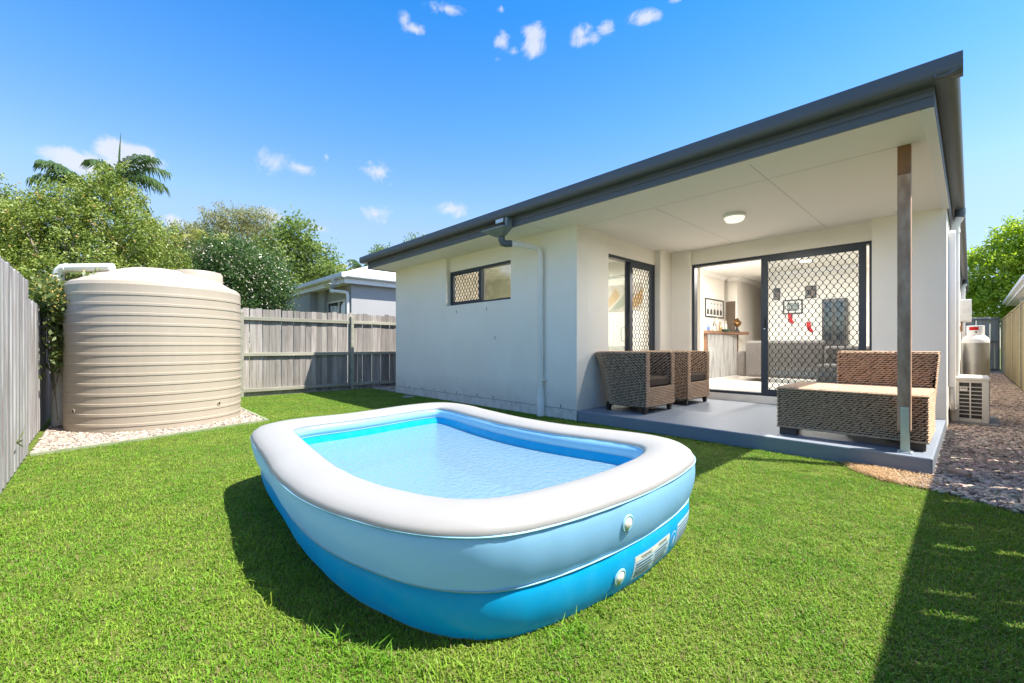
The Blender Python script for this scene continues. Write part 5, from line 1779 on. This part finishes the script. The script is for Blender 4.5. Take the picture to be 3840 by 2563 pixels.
tree('gum_tree', (-32.5, 6.6, 0), [((-32.4, 5.9, 9.2), (1.4, 1.5, 0.7)), ((-32.0, 7.3, 9.3), (1.3, 1.3, 0.65)), ((-32.6, 4.9, 8.3), (1.2, 1.2, 0.6)), ((-31.8, 8.2, 8.3), (1.2, 1.2, 0.7)), ((-32.2, 6.6, 8.0), (1.6, 1.6, 0.8)), ((-31.8, 8.9, 7.2), (0.9, 0.9, 0.6)), ((-32.6, 5.6, 7.2), (1.6, 1.7, 0.8))],
     900, 20, 0.20, 0.05, MT['leaf_gum'], 'tall grey green gum tree in the distance behind the flowering bush', seed=25, spray=0.5, up=0.2, droop=0.3, trunk_r=0.25, shell=0.6, flat=0.5, limbs=24)
tree('gum_tree', (-31.5, 3.2, 0), [((-31.3, 2.6, 7.2), (1.2, 1.3, 0.7)), ((-31.0, 3.7, 7.4), (0.9, 1.0, 0.6)), ((-31.1, 4.3, 6.6), (1.2, 1.2, 0.8)), ((-31.4, 2.9, 6.2), (1.4, 1.5, 0.9))],
     600, 20, 0.18, 0.05, MT['leaf_gum'], 'lower gum tree in the distance between the palms and the flowering bush', seed=26, spray=0.5, up=0.2, droop=0.3, trunk_r=0.2, shell=0.6, flat=0.5, limbs=18)
tree('gum_tree', (-38.8, -4.6, 0), [((-38.4, -4.5, 9.2), (1.0, 1.1, 0.8)), ((-38.6, -5.4, 8.2), (1.6, 1.6, 1.2)), ((-38.6, -4.4, 6.8), (1.8, 1.6, 1.2))],
     500, 18, 0.20, 0.06, MT['leaf_gum'], 'gum tree at the far left edge behind the hedge tree', seed=27, spray=0.5, up=0.2, droop=0.3, trunk_r=0.2, limbs=12)
tree('tall_tree', (-26.4, 16.0, 0), [((-26.2, 15.9, 7.9), (0.9, 0.9, 0.75)), ((-26.5, 16.6, 7.4), (1.0, 1.0, 0.8))],
     300, 16, 0.15, 0.08, MT['leaf_mid'], 'treetop just showing above the gutter line, larger of two', seed=28, spray=0.4, up=0.3)
tree('tall_tree', (-28.0, 14.2, 0), [((-27.9, 14.2, 7.25), (0.9, 0.9, 0.65)), ((-28.0, 14.8, 6.8), (0.9, 0.9, 0.6))],
     260, 16, 0.15, 0.08, MT['leaf_mid'], 'treetop just showing above the gutter near its left end', seed=29, spray=0.4, up=0.3)
tree('path_tree', (1.6, 31.5, 0), [((0.9, 31.0, 4.4), (1.3, 1.2, 1.7)), ((0.2, 31.0, 4.6), (0.8, 0.8, 1.2)), ((2.0, 31.2, 5.4), (1.2, 1.2, 1.4)), ((2.9, 31.4, 5.0), (1.4, 1.3, 1.8)), ((1.3, 30.8, 3.2), (1.6, 1.2, 1.0)), ((1.3, 31.0, 6.1), (0.7, 0.7, 0.8)), ((2.4, 31.0, 6.7), (0.6, 0.6, 0.7)), ((-0.4, 31.4, 3.4), (1.0, 1.0, 1.2)), ((3.2, 30.9, 3.2), (1.6, 1.2, 1.0))],
     2100, 20, 0.15, 0.075, MT['leaf_lime'], 'bright lime green tree beyond the end of the side path', seed=30, spray=0.4, up=0.45, trunk_r=0.16, limbs=18, shell=0.45)


def palm(name, crown, fronds, L, leaflet, mat, label, seed, base_z=0.0, lw=0.035, cat='palm', nl=34, spear=0.0, arch=1.0, group=None, rad=0.10):
    """crown: top of the trunk; fronds: list of (azimuth deg, start elevation deg, length factor)"""
    r = np.random.default_rng(seed)
    t = thing(name, (crown[0], crown[1], base_z), label, cat, group)
    obj('trunk', MB().tube([(crown[0], crown[1], base_z), (crown[0] + 0.03, crown[1], crown[2] * 0.5), crown], [rad * 1.3, rad, rad * 0.8], 12), MT['bark'], t, smooth='all')
    for (az, el, k) in fronds:
        az, e = math.radians(az), math.radians(el)
        pts, p = [], Vector(crown)
        N = 16
        step = L * k / N
        for i in range(N + 1):
            pts.append(p.copy())
            p = p + Vector((math.cos(e) * math.cos(az), math.cos(e) * math.sin(az), math.sin(e))) * step
            e -= math.radians(2.0 + 7.5 * arch * (i / N))
        V, Fq = [], []
        mbr = MB().tube(pts, [0.028 * (1 - 0.85 * i / N) + 0.003 for i in range(N + 1)], 5)
        f = obj('frond', mbr, mat, t)
        for i in range(nl):
            s = 0.14 + 0.86 * i / nl
            q = s * N
            i0 = min(int(q), N - 1)
            c = pts[i0].lerp(pts[i0 + 1], q - i0)
            tang = (pts[i0 + 1] - pts[i0]).normalized()
            sidev = tang.cross(Vector((0, 0, 1))).normalized()
            upv = sidev.cross(tang)
            ll = leaflet * (math.sin(PI * (0.12 + 0.83 * s)) ** 0.6) * r.uniform(0.85, 1.1)
            for sg in (-1, 1):
                d = (sidev * sg * 0.85 + tang * 0.55 + upv * r.uniform(0.0, 0.3)).normalized()
                m1 = c + d * ll * 0.48 - Vector((0, 0, 0.14 * ll))
                m2 = c + d * ll * 0.80 - Vector((0, 0, 0.62 * ll * r.uniform(0.7, 1.3)))
                w = (tang * lw * 0.5)
                o = len(V)
                V += [c - w * 0.5, c + w * 0.5, m1 + w, m1 - w, m2 + w * 0.15, m2 - w * 0.15]
                Fq += [(o, o + 1, o + 2, o + 3), (o + 3, o + 2, o + 4, o + 5)]
        npobj('leaflets', [tuple(x) for x in V], Fq, mat, f, base=ORIG[t])
    if spear:
        obj('spear_leaf', MB().tube([crown, (crown[0], crown[1] + 0.02, crown[2] + spear * 0.6), (crown[0], crown[1] + 0.05, crown[2] + spear)], [0.035, 0.025, 0.004], 6), mat, t)
    return t


palm('palm_tree', (-18.3, -0.35, 5.75), [(-100, 66, 0.95), (-70, 58, 0.9), (-140, 50, 0.9), (-40, 45, 0.8), (150, 45, 0.85), (80, 62, 0.8), (-90, 35, 0.9), (40, 40, 0.7)], 1.4, 0.6, MT['leaf_palm'], 'dark palm with drooping fronds behind the hedge tree, the left one', 31, nl=26, lw=0.045)
palm('palm_tree', (-17.5, 0.35, 6.0), [(75, 74, 0.95), (95, 58, 1.0), (45, 68, 0.9), (110, 40, 0.85), (-60, 60, 0.6), (140, 60, 0.8), (60, 30, 0.85), (90, -35, 1.3), (85, -55, 1.3), (80, -45, 1.5), (180, 50, 0.7)], 1.5, 0.62, MT['leaf_palm'], 'dark palm with a tall spear leaf behind the hedge tree, the right one', 32, nl=26, lw=0.045, spear=1.5)
palm('fan_palm', (-16.8, 2.45, 4.35), [(a, e, 1.0) for a, e in ((90, 70), (60, 50), (120, 50), (20, 40), (160, 40), (80, 25), (-40, 60), (45, 20), (130, 15), (-80, 45))], 0.75, 0.35, MT['leaf_palm_light'], 'small spiky palm head between the gum tree and the flowering bush', 33, nl=18, lw=0.04)
palm('garden_palm', (-24.4, 8.95, 4.9), [(-60, 75, 1.0), (-90, 50, 0.9), (80, 65, 1.0), (60, 40, 0.8), (-30, 40, 0.7)], 1.5, 0.45, MT['leaf_palm_light'], 'yellow green palm with an upright pale frond over the neighbour roof', 34, nl=20, lw=0.07)
palm('garden_palm', (-23.8, 10.0, 4.95), [(80, 60, 1.0), (100, 40, 1.0), (-80, 55, 0.9), (60, 20, 0.9), (-60, 30, 0.8), (0, 60, 0.8)], 1.3, 0.45, MT['leaf_palm_light'], 'low yellow green palm touching the neighbour roof ridge', 35, nl=20, lw=0.06)
palm('garden_palm', (-23.3, 10.5, 5.35), [(80, 65, 1.0), (110, 45, 1.0), (50, 50, 1.0), (-80, 60, 0.9), (-60, 40, 1.0), (70, 25, 0.9)], 1.1, 0.4, MT['leaf_palm'], 'green palm head right beside the gutter end of the house', 36, nl=20, lw=0.06)

# climber spilling over the fence corner on to pipe and tank
vt = thing('climbing_vine', (-8.7, -0.45, 0), 'yellow flowered climber hanging in the corner between fence, pipe and tank', 'climbing plant')
rng = np.random.default_rng(41)
VC = []
for c0, r0, k in (((-8.30, -0.50, 1.78), (0.30, 0.10, 0.20), 60), ((-8.15, -0.35, 1.66), (0.30, 0.16, 0.22), 70), ((-8.75, -0.25, 1.80), (0.30, 0.25, 0.20), 70), ((-8.7, -0.15, 2.05), (0.35, 0.30, 0.08), 34), ((-8.2, -0.38, 1.35), (0.20, 0.10, 0.25), 26), ((-8.15, -0.38, 0.98), (0.16, 0.08, 0.22), 12), ((-8.85, 0.3, 2.17), (0.25, 0.5, 0.06), 28), ((-9.0, -0.3, 1.2), (0.3, 0.15, 0.6), 60), ((-7.95, -0.02, 1.96), (0.10, 0.08, 0.05), 5), ((-9.1, 0.0, 1.9), (0.4, 0.3, 0.3), 60)):
    VC.append(np.array(c0) + unit(rng.normal(size=(k, 3))) * np.array(r0) * rng.random((k, 1)) ** 0.4)
VC = np.vstack(VC)
per = 16
ci = np.repeat(np.arange(len(VC)), per)
c = VC[ci] + rng.normal(size=(len(ci), 3)) * 0.06
v, f = leaf_quads(c, unit(rng.normal(size=(len(ci), 3)) + np.array([0, 0, -0.6])), unit(rng.normal(size=(len(ci), 3)) * 0.7 + np.array([0.5, 0.2, 0.6])), rng.uniform(0.06, 0.11, len(ci)), rng.uniform(0.025, 0.042, len(ci)))
npobj('foliage', v, f, MT['leaf_vine'], vt)
sel = VC[(VC[:, 2] > 1.5)]
ci = np.repeat(np.arange(len(sel)), 5)
c = sel[ci] + rng.normal(size=(len(ci), 3)) * 0.05 + np.array([0.03, 0.0, 0.02])
v, f = leaf_quads(c, unit(rng.normal(size=(len(ci), 3))), unit(rng.normal(size=(len(ci), 3))), rng.uniform(0.02, 0.035, len(ci)), rng.uniform(0.015, 0.025, len(ci)))
npobj('flowers', v, f, MT['flower_y'], vt, kind='stuff')
sm = MB()
for k in range(14):
    a = Vector((-8.6 + random.uniform(-.4, .5), -0.45 + random.uniform(-.05, .2), random.uniform(0.0, 0.9)))
    b = Vector(VC[random.randrange(200)])
    sm.tube([a, a.lerp(b, .5) + Vector((random.uniform(-.06, .06), random.uniform(-.04, .06), 0)), b], 0.006, 5)
obj('stems', sm, MT['bark'], vt)

# weed at the foot of the left fence
wd_ = thing('weed', (-5.55, -0.50, 0.2), 'single long leaved weed poking through the left fence', 'weed')
for (dx, dz, ln_) in ((0.02, 0.16, 1), (0.16, 0.05, 1), (-0.02, 0.17, .8), (0.10, -0.06, .8)):
    p = Vector((-5.55, -0.53, 0.28))
    e = p + Vector((dx, 0.05, dz))
    w = MB()
    w.grid([[(p.x, p.y, p.z - 0.006), (p.x, p.y, p.z + 0.006)], [((p.x + e.x) / 2, p.y + 0.04, (p.z + e.z) / 2 - 0.004), ((p.x + e.x) / 2, p.y + 0.04, (p.z + e.z) / 2 + 0.012)], [tuple(e), (e.x, e.y, e.z + 0.001)]])
    obj('leaf', w, MT['leaf_lilly'], wd_)


# ------------------------------------------------------------------ instanced ground cover
def scatter(name, pts, sources, mat_note, scale_min, scale_max, label, tilt=0.0):
    """one object whose geometry nodes put a random source mesh on every point"""
    me = bpy.data.meshes.new(name)
    me.vertices.add(len(pts))
    me.vertices.foreach_set('co', np.asarray(pts, np.float32).ravel())
    o = bpy.data.objects.new(name, me)
    COL.objects.link(o)
    sc = bpy.data.collections.new(name + '_sources')
    for s in sources:
        sc.objects.link(s)
    ng = bpy.data.node_groups.new(name, 'GeometryNodeTree')
    ng.interface.new_socket('Geometry', in_out='INPUT', socket_type='NodeSocketGeometry')
    ng.interface.new_socket('Geometry', in_out='OUTPUT', socket_type='NodeSocketGeometry')
    N, L = ng.nodes, ng.links
    gi, go_ = N.new('NodeGroupInput'), N.new('NodeGroupOutput')
    m2p = N.new('GeometryNodeMeshToPoints')
    iop = N.new('GeometryNodeInstanceOnPoints')
    ci_ = N.new('GeometryNodeCollectionInfo')
    ci_.inputs['Collection'].default_value = sc
    ci_.inputs['Separate Children'].default_value = True
    ci_.inputs['Reset Children'].default_value = True
    iop.inputs['Pick Instance'].default_value = True
    rr = N.new('FunctionNodeRandomValue')
    rr.data_type = 'FLOAT_VECTOR'
    rr.inputs[0].default_value = (-tilt, -tilt, 0)
    rr.inputs[1].default_value = (tilt, tilt, 2 * PI)
    rs = N.new('FunctionNodeRandomValue')
    rs.data_type = 'FLOAT'
    rs.inputs[2].default_value = scale_min
    rs.inputs[3].default_value = scale_max
    rs.inputs['Seed'].default_value = 5
    L.new(gi.outputs[0], m2p.inputs['Mesh'])
    L.new(m2p.outputs[0], iop.inputs['Points'])
    L.new(ci_.outputs[0], iop.inputs['Instance'])
    L.new(rr.outputs[0], iop.inputs['Rotation'])
    L.new(rs.outputs[1], iop.inputs['Scale'])
    L.new(iop.outputs[0], go_.inputs[0])
    md = o.modifiers.new('scatter', 'NODES')
    md.node_group = ng
    o['kind'] = 'stuff'
    o['label'] = label
    return o


def inside(poly, P):
    x, y = P[:, 0], P[:, 1]
    r = np.zeros(len(P), bool)
    n = len(poly)
    for i in range(n):
        (x0, y0), (x1, y1) = poly[i], poly[(i + 1) % n]
        c = ((y0 > y) != (y1 > y))
        with np.errstate(divide='ignore', invalid='ignore'):
            r ^= c & (x < (x1 - x0) * (y - y0) / (y1 - y0) + x0)
    return r


def cells(poly, n, rng):
    p = np.array(poly)
    lo, hi = p.min(0), p.max(0)
    P = rng.random((n, 2)) * (hi - lo) + lo
    return P[inside(poly, P)]


def view_cut(P, margin=0.6):
    """drop points well outside what any camera near the photograph's could see"""
    f = np.array([-math.sin(YAW), math.cos(YAW)])
    r = np.array([math.cos(YAW), math.sin(YAW)])
    w, u = P @ f, P @ r
    return P[(w > 0.5) & (np.abs(u) < w * 1.19 + margin)]


# grass material: tone by place (worn and lush patches) and by tuft
gm = bpy.data.materials.new('grass_blade')
gm.use_nodes = True
N, L = gm.node_tree.nodes, gm.node_tree.links
b_ = N['Principled BSDF']
b_.inputs['Roughness'].default_value = 0.5
b_.inputs['Specular IOR Level'].default_value = 0.3
oi = N.new('ShaderNodeObjectInfo')
ge = N.new('ShaderNodeNewGeometry')
n1 = N.new('ShaderNodeTexNoise')
n1.inputs['Scale'].default_value = 1.7
n1.inputs['Detail'].default_value = 6
L.new(ge.outputs['Position'], n1.inputs['Vector'])
mx1 = N.new('ShaderNodeMix')
mx1.data_type = 'RGBA'
mx1.inputs['A'].default_value = (0.135, 0.315, 0.020, 1)
mx1.inputs['B'].default_value = (0.265, 0.395, 0.044, 1)
r1 = N.new('ShaderNodeMapRange')
r1.inputs['From Min'].default_value = 0.35
r1.inputs['From Max'].default_value = 0.65
L.new(n1.outputs['Fac'], r1.inputs['Value'])
ad = N.new('ShaderNodeMath')
ad.operation = 'MULTIPLY_ADD'
L.new(oi.outputs['Random'], ad.inputs[0])
ad.inputs[1].default_value = 0.9
ad.inputs[2].default_value = -0.45
ad2 = N.new('ShaderNodeMath')
ad2.use_clamp = True
L.new(r1.outputs[0], ad2.inputs[0])
L.new(ad.outputs[0], ad2.inputs[1])
L.new(ad2.outputs[0], mx1.inputs['Factor'])
hs = N.new('ShaderNodeHueSaturation')
L.new(mx1.outputs['Result'], hs.inputs['Color'])
vr = N.new('ShaderNodeMapRange')
vr.inputs['To Min'].default_value = 0.75
vr.inputs['To Max'].default_value = 1.25
fr_ = N.new('ShaderNodeMath')
fr_.operation = 'FRACT'
ml_ = N.new('ShaderNodeMath')
ml_.operation = 'MULTIPLY'
ml_.inputs[1].default_value = 13.7
L.new(oi.outputs['Random'], ml_.inputs[0])
L.new(ml_.outputs[0], fr_.inputs[0])
L.new(fr_.outputs[0], vr.inputs['Value'])
L.new(vr.outputs[0], hs.inputs['Value'])
L.new(hs.outputs[0], b_.inputs['Base Color'])
tr_ = N.new('ShaderNodeBsdfTranslucent')
L.new(hs.outputs[0], tr_.inputs['Color'])
ms_ = N.new('ShaderNodeMixShader')
ms_.inputs[0].default_value = 0.35
L.new(b_.outputs[0], ms_.inputs[1])
L.new(tr_.outputs[0], ms_.inputs[2])
L.new(ms_.outputs[0], N['Material Output'].inputs['Surface'])
MT['grass'] = gm
gdry = leaf_mat('dry_blade', (0.26, 0.22, 0.09), (0.32, 0.28, 0.13), vs=5)


def tuft(name, nb, spread, hmin, hmax, w, seed, mat, lean=0.55, dry=0.0):
    r = random.Random(seed)
    V, F_, MI = [], [], []
    for k in range(nb):
        a = r.uniform(0, 2 * PI)
        x, y = r.gauss(0, spread), r.gauss(0, spread)
        h = r.uniform(hmin, hmax)
        ln_ = h * r.uniform(0.25, 1.0) * lean * 2
        d = Vector((math.cos(a), math.sin(a), 0))
        s = Vector((-d.y, d.x, 0)) * w * r.uniform(0.7, 1.2)
        p0 = Vector((x, y, -0.004))
        p1 = p0 + d * ln_ * 0.35 + Vector((0, 0, h * 0.65))
        p2 = p0 + d * ln_ + Vector((0, 0, h * r.uniform(0.7, 1.0)))
        o = len(V)
        V += [p0 - s * .5, p0 + s * .5, p1 + s * .45, p1 - s * .45, p2]
        F_ += [(o, o + 1, o + 2, o + 3), (o + 3, o + 2, o + 4)]
        m = 1 if r.random() < dry else 0
        MI += [m, m]
    me = bpy.data.meshes.new(name)
    me.from_pydata([tuple(p) for p in V], [], F_)
    me.materials.append(mat)
    me.materials.append(gdry)
    me.polygons.foreach_set('material_index', MI)
    return bpy.data.objects.new(name, me)


rng = np.random.default_rng(51)
PTS = []
for dmin, dmax, dens in ((0, 2.6, 1500), (2.6, 4.5, 950), (4.5, 20, 560)):
    area = 13.0 * 9.0
    P = cells(LAWN, int(dens * area), rng)
    dd = np.hypot(P[:, 0], P[:, 1])
    P = P[(dd >= dmin) & (dd < dmax)]
    P = view_cut(P, 0.4)
    inner = [(PC[i, 0] - PN[i, 0] * 0.12, PC[i, 1] - PN[i, 1] * 0.12) for i in range(0, NP_, 4)]
    P = P[~inside(inner, P)]
    P = P[~inside(BED, P)]
    P = P[np.hypot(P[:, 0] + 8.33, P[:, 1] - 4.80) > 0.13]
    PTS.append(P)
P = np.vstack(PTS)
pts = np.column_stack([P, np.zeros(len(P))])
TS = [tuft('grass_tuft', 18, 0.024, 0.009, 0.025, 0.0036, 60 + i, gm, dry=0.13) for i in range(7)]
scatter('grass', pts, TS, '', 0.75, 1.25, 'short green lawn grass covering the yard', 0.12)


# a few taller untrimmed blades against the pool and the post
edge = np.array([(PC[i, 0] + PN[i, 0] * 0.0, PC[i, 1] - 0.16 + 0.1 * rng.random()) for i in rng.integers(0, 70, 55)])
LT = [tuft('long_tuft', 5, 0.012, 0.035, 0.085, 0.0045, 160 + i, gm, lean=0.6) for i in range(4)]
scatter('long_grass', np.column_stack([edge, np.zeros(len(edge))]), LT, '', 0.7, 1.2, 'longer untrimmed grass blades along the pool foot', 0.2)


def pebble(name, seed, mat, sx, sy, sz):
    r = random.Random(seed)
    import bmesh
    bm = bmesh.new()
    bmesh.ops.create_icosphere(bm, subdivisions=1, radius=1)
    for v in bm.verts:
        k = 1 + r.uniform(-0.22, 0.18)
        v.co = Vector((v.co.x * sx * k, v.co.y * sy * k, v.co.z * sz * k))
    me = bpy.data.meshes.new(name)
    bm.to_mesh(me)
    bm.free()
    me.materials.append(mat)
    me.polygons.foreach_set('use_smooth', [True] * len(me.polygons))
    return bpy.data.objects.new(name, me)


inner_tank = [(TX + 0.97 * math.cos(a), TY + 0.97 * math.sin(a)) for a in np.linspace(0, 2 * PI, 40, endpoint=False)]
P = cells([(-10.7, -0.52), (-6.50, -0.52), (-6.64, 0.20), (-7.12, 1.72), (-10.7, 1.72)], 30000, rng)
P = P[~inside(inner_tank, P)]
P = P[P[:, 0] > -9.4]
PS1 = [pebble('cream_pebble', 80 + i, MT['pebble'], 0.018 + 0.004 * (i % 3), 0.013, 0.009) for i in range(6)]
scatter('pebbles', np.column_stack([P, rng.uniform(0.008, 0.022, len(P))]), PS1, '', 0.6, 1.35, 'cream pebbles round the foot of the rain tank', 0.5)
P = cells(PATH, 62000, rng)
keep = (rng.random(len(P)) < np.where(P[:, 1] < 12, 1.0, 0.6))
P = P[keep]
PS2 = [pebble('grey_pebble', 90 + i, MT['pebble_grey'], 0.022 + 0.004 * (i % 3), 0.017, 0.012) for i in range(6)]
scatter('pebbles', np.column_stack([P, rng.uniform(0.008, 0.022, len(P))]), PS2, '', 0.55, 1.3, 'grey brown pebbles of the side path', 0.5)
P = cells([(-10.7, 5.03), (-9.42, 5.03), (-9.42, 7), (-10.7, 7)], 4000, rng)
scatter('pebbles', np.column_stack([P, rng.uniform(0.008, 0.02, len(P))]), PS1, '', 0.7, 1.5, 'pebbles in the strip beside the house corner', 0.5)
# dry straw and crumbs on the bare corner
P = cells([(-0.80, 5.05), (-0.68, 4.78), (-0.44, 4.60), (-0.18, 4.56), (-0.19, 5.05)], 2600, rng)
w_ = np.clip((-0.25 - P[:, 0]) / 0.4, 0.12, 1.0)
P = P[rng.random(len(P)) < w_]
TS2 = [tuft('straw_tuft', 9, 0.02, 0.006, 0.030, 0.003, 70 + i, MT['straw'], lean=1.2) for i in range(4)]
scatter('straw', np.column_stack([P, np.full(len(P), 0.012)]), TS2, '', 0.7, 1.4, 'dry straw on the bare soil at the patio corner', 0.2)
P = cells([(-0.50, 5.05), (-0.44, 4.62), (-0.18, 4.57), (-0.19, 5.05)], 700, rng)
scatter('pebbles', np.column_stack([P, rng.uniform(0.010, 0.016, len(P))]), PS1, '', 0.25, 0.6, 'small stones on the bare soil at the patio corner', 0.5)
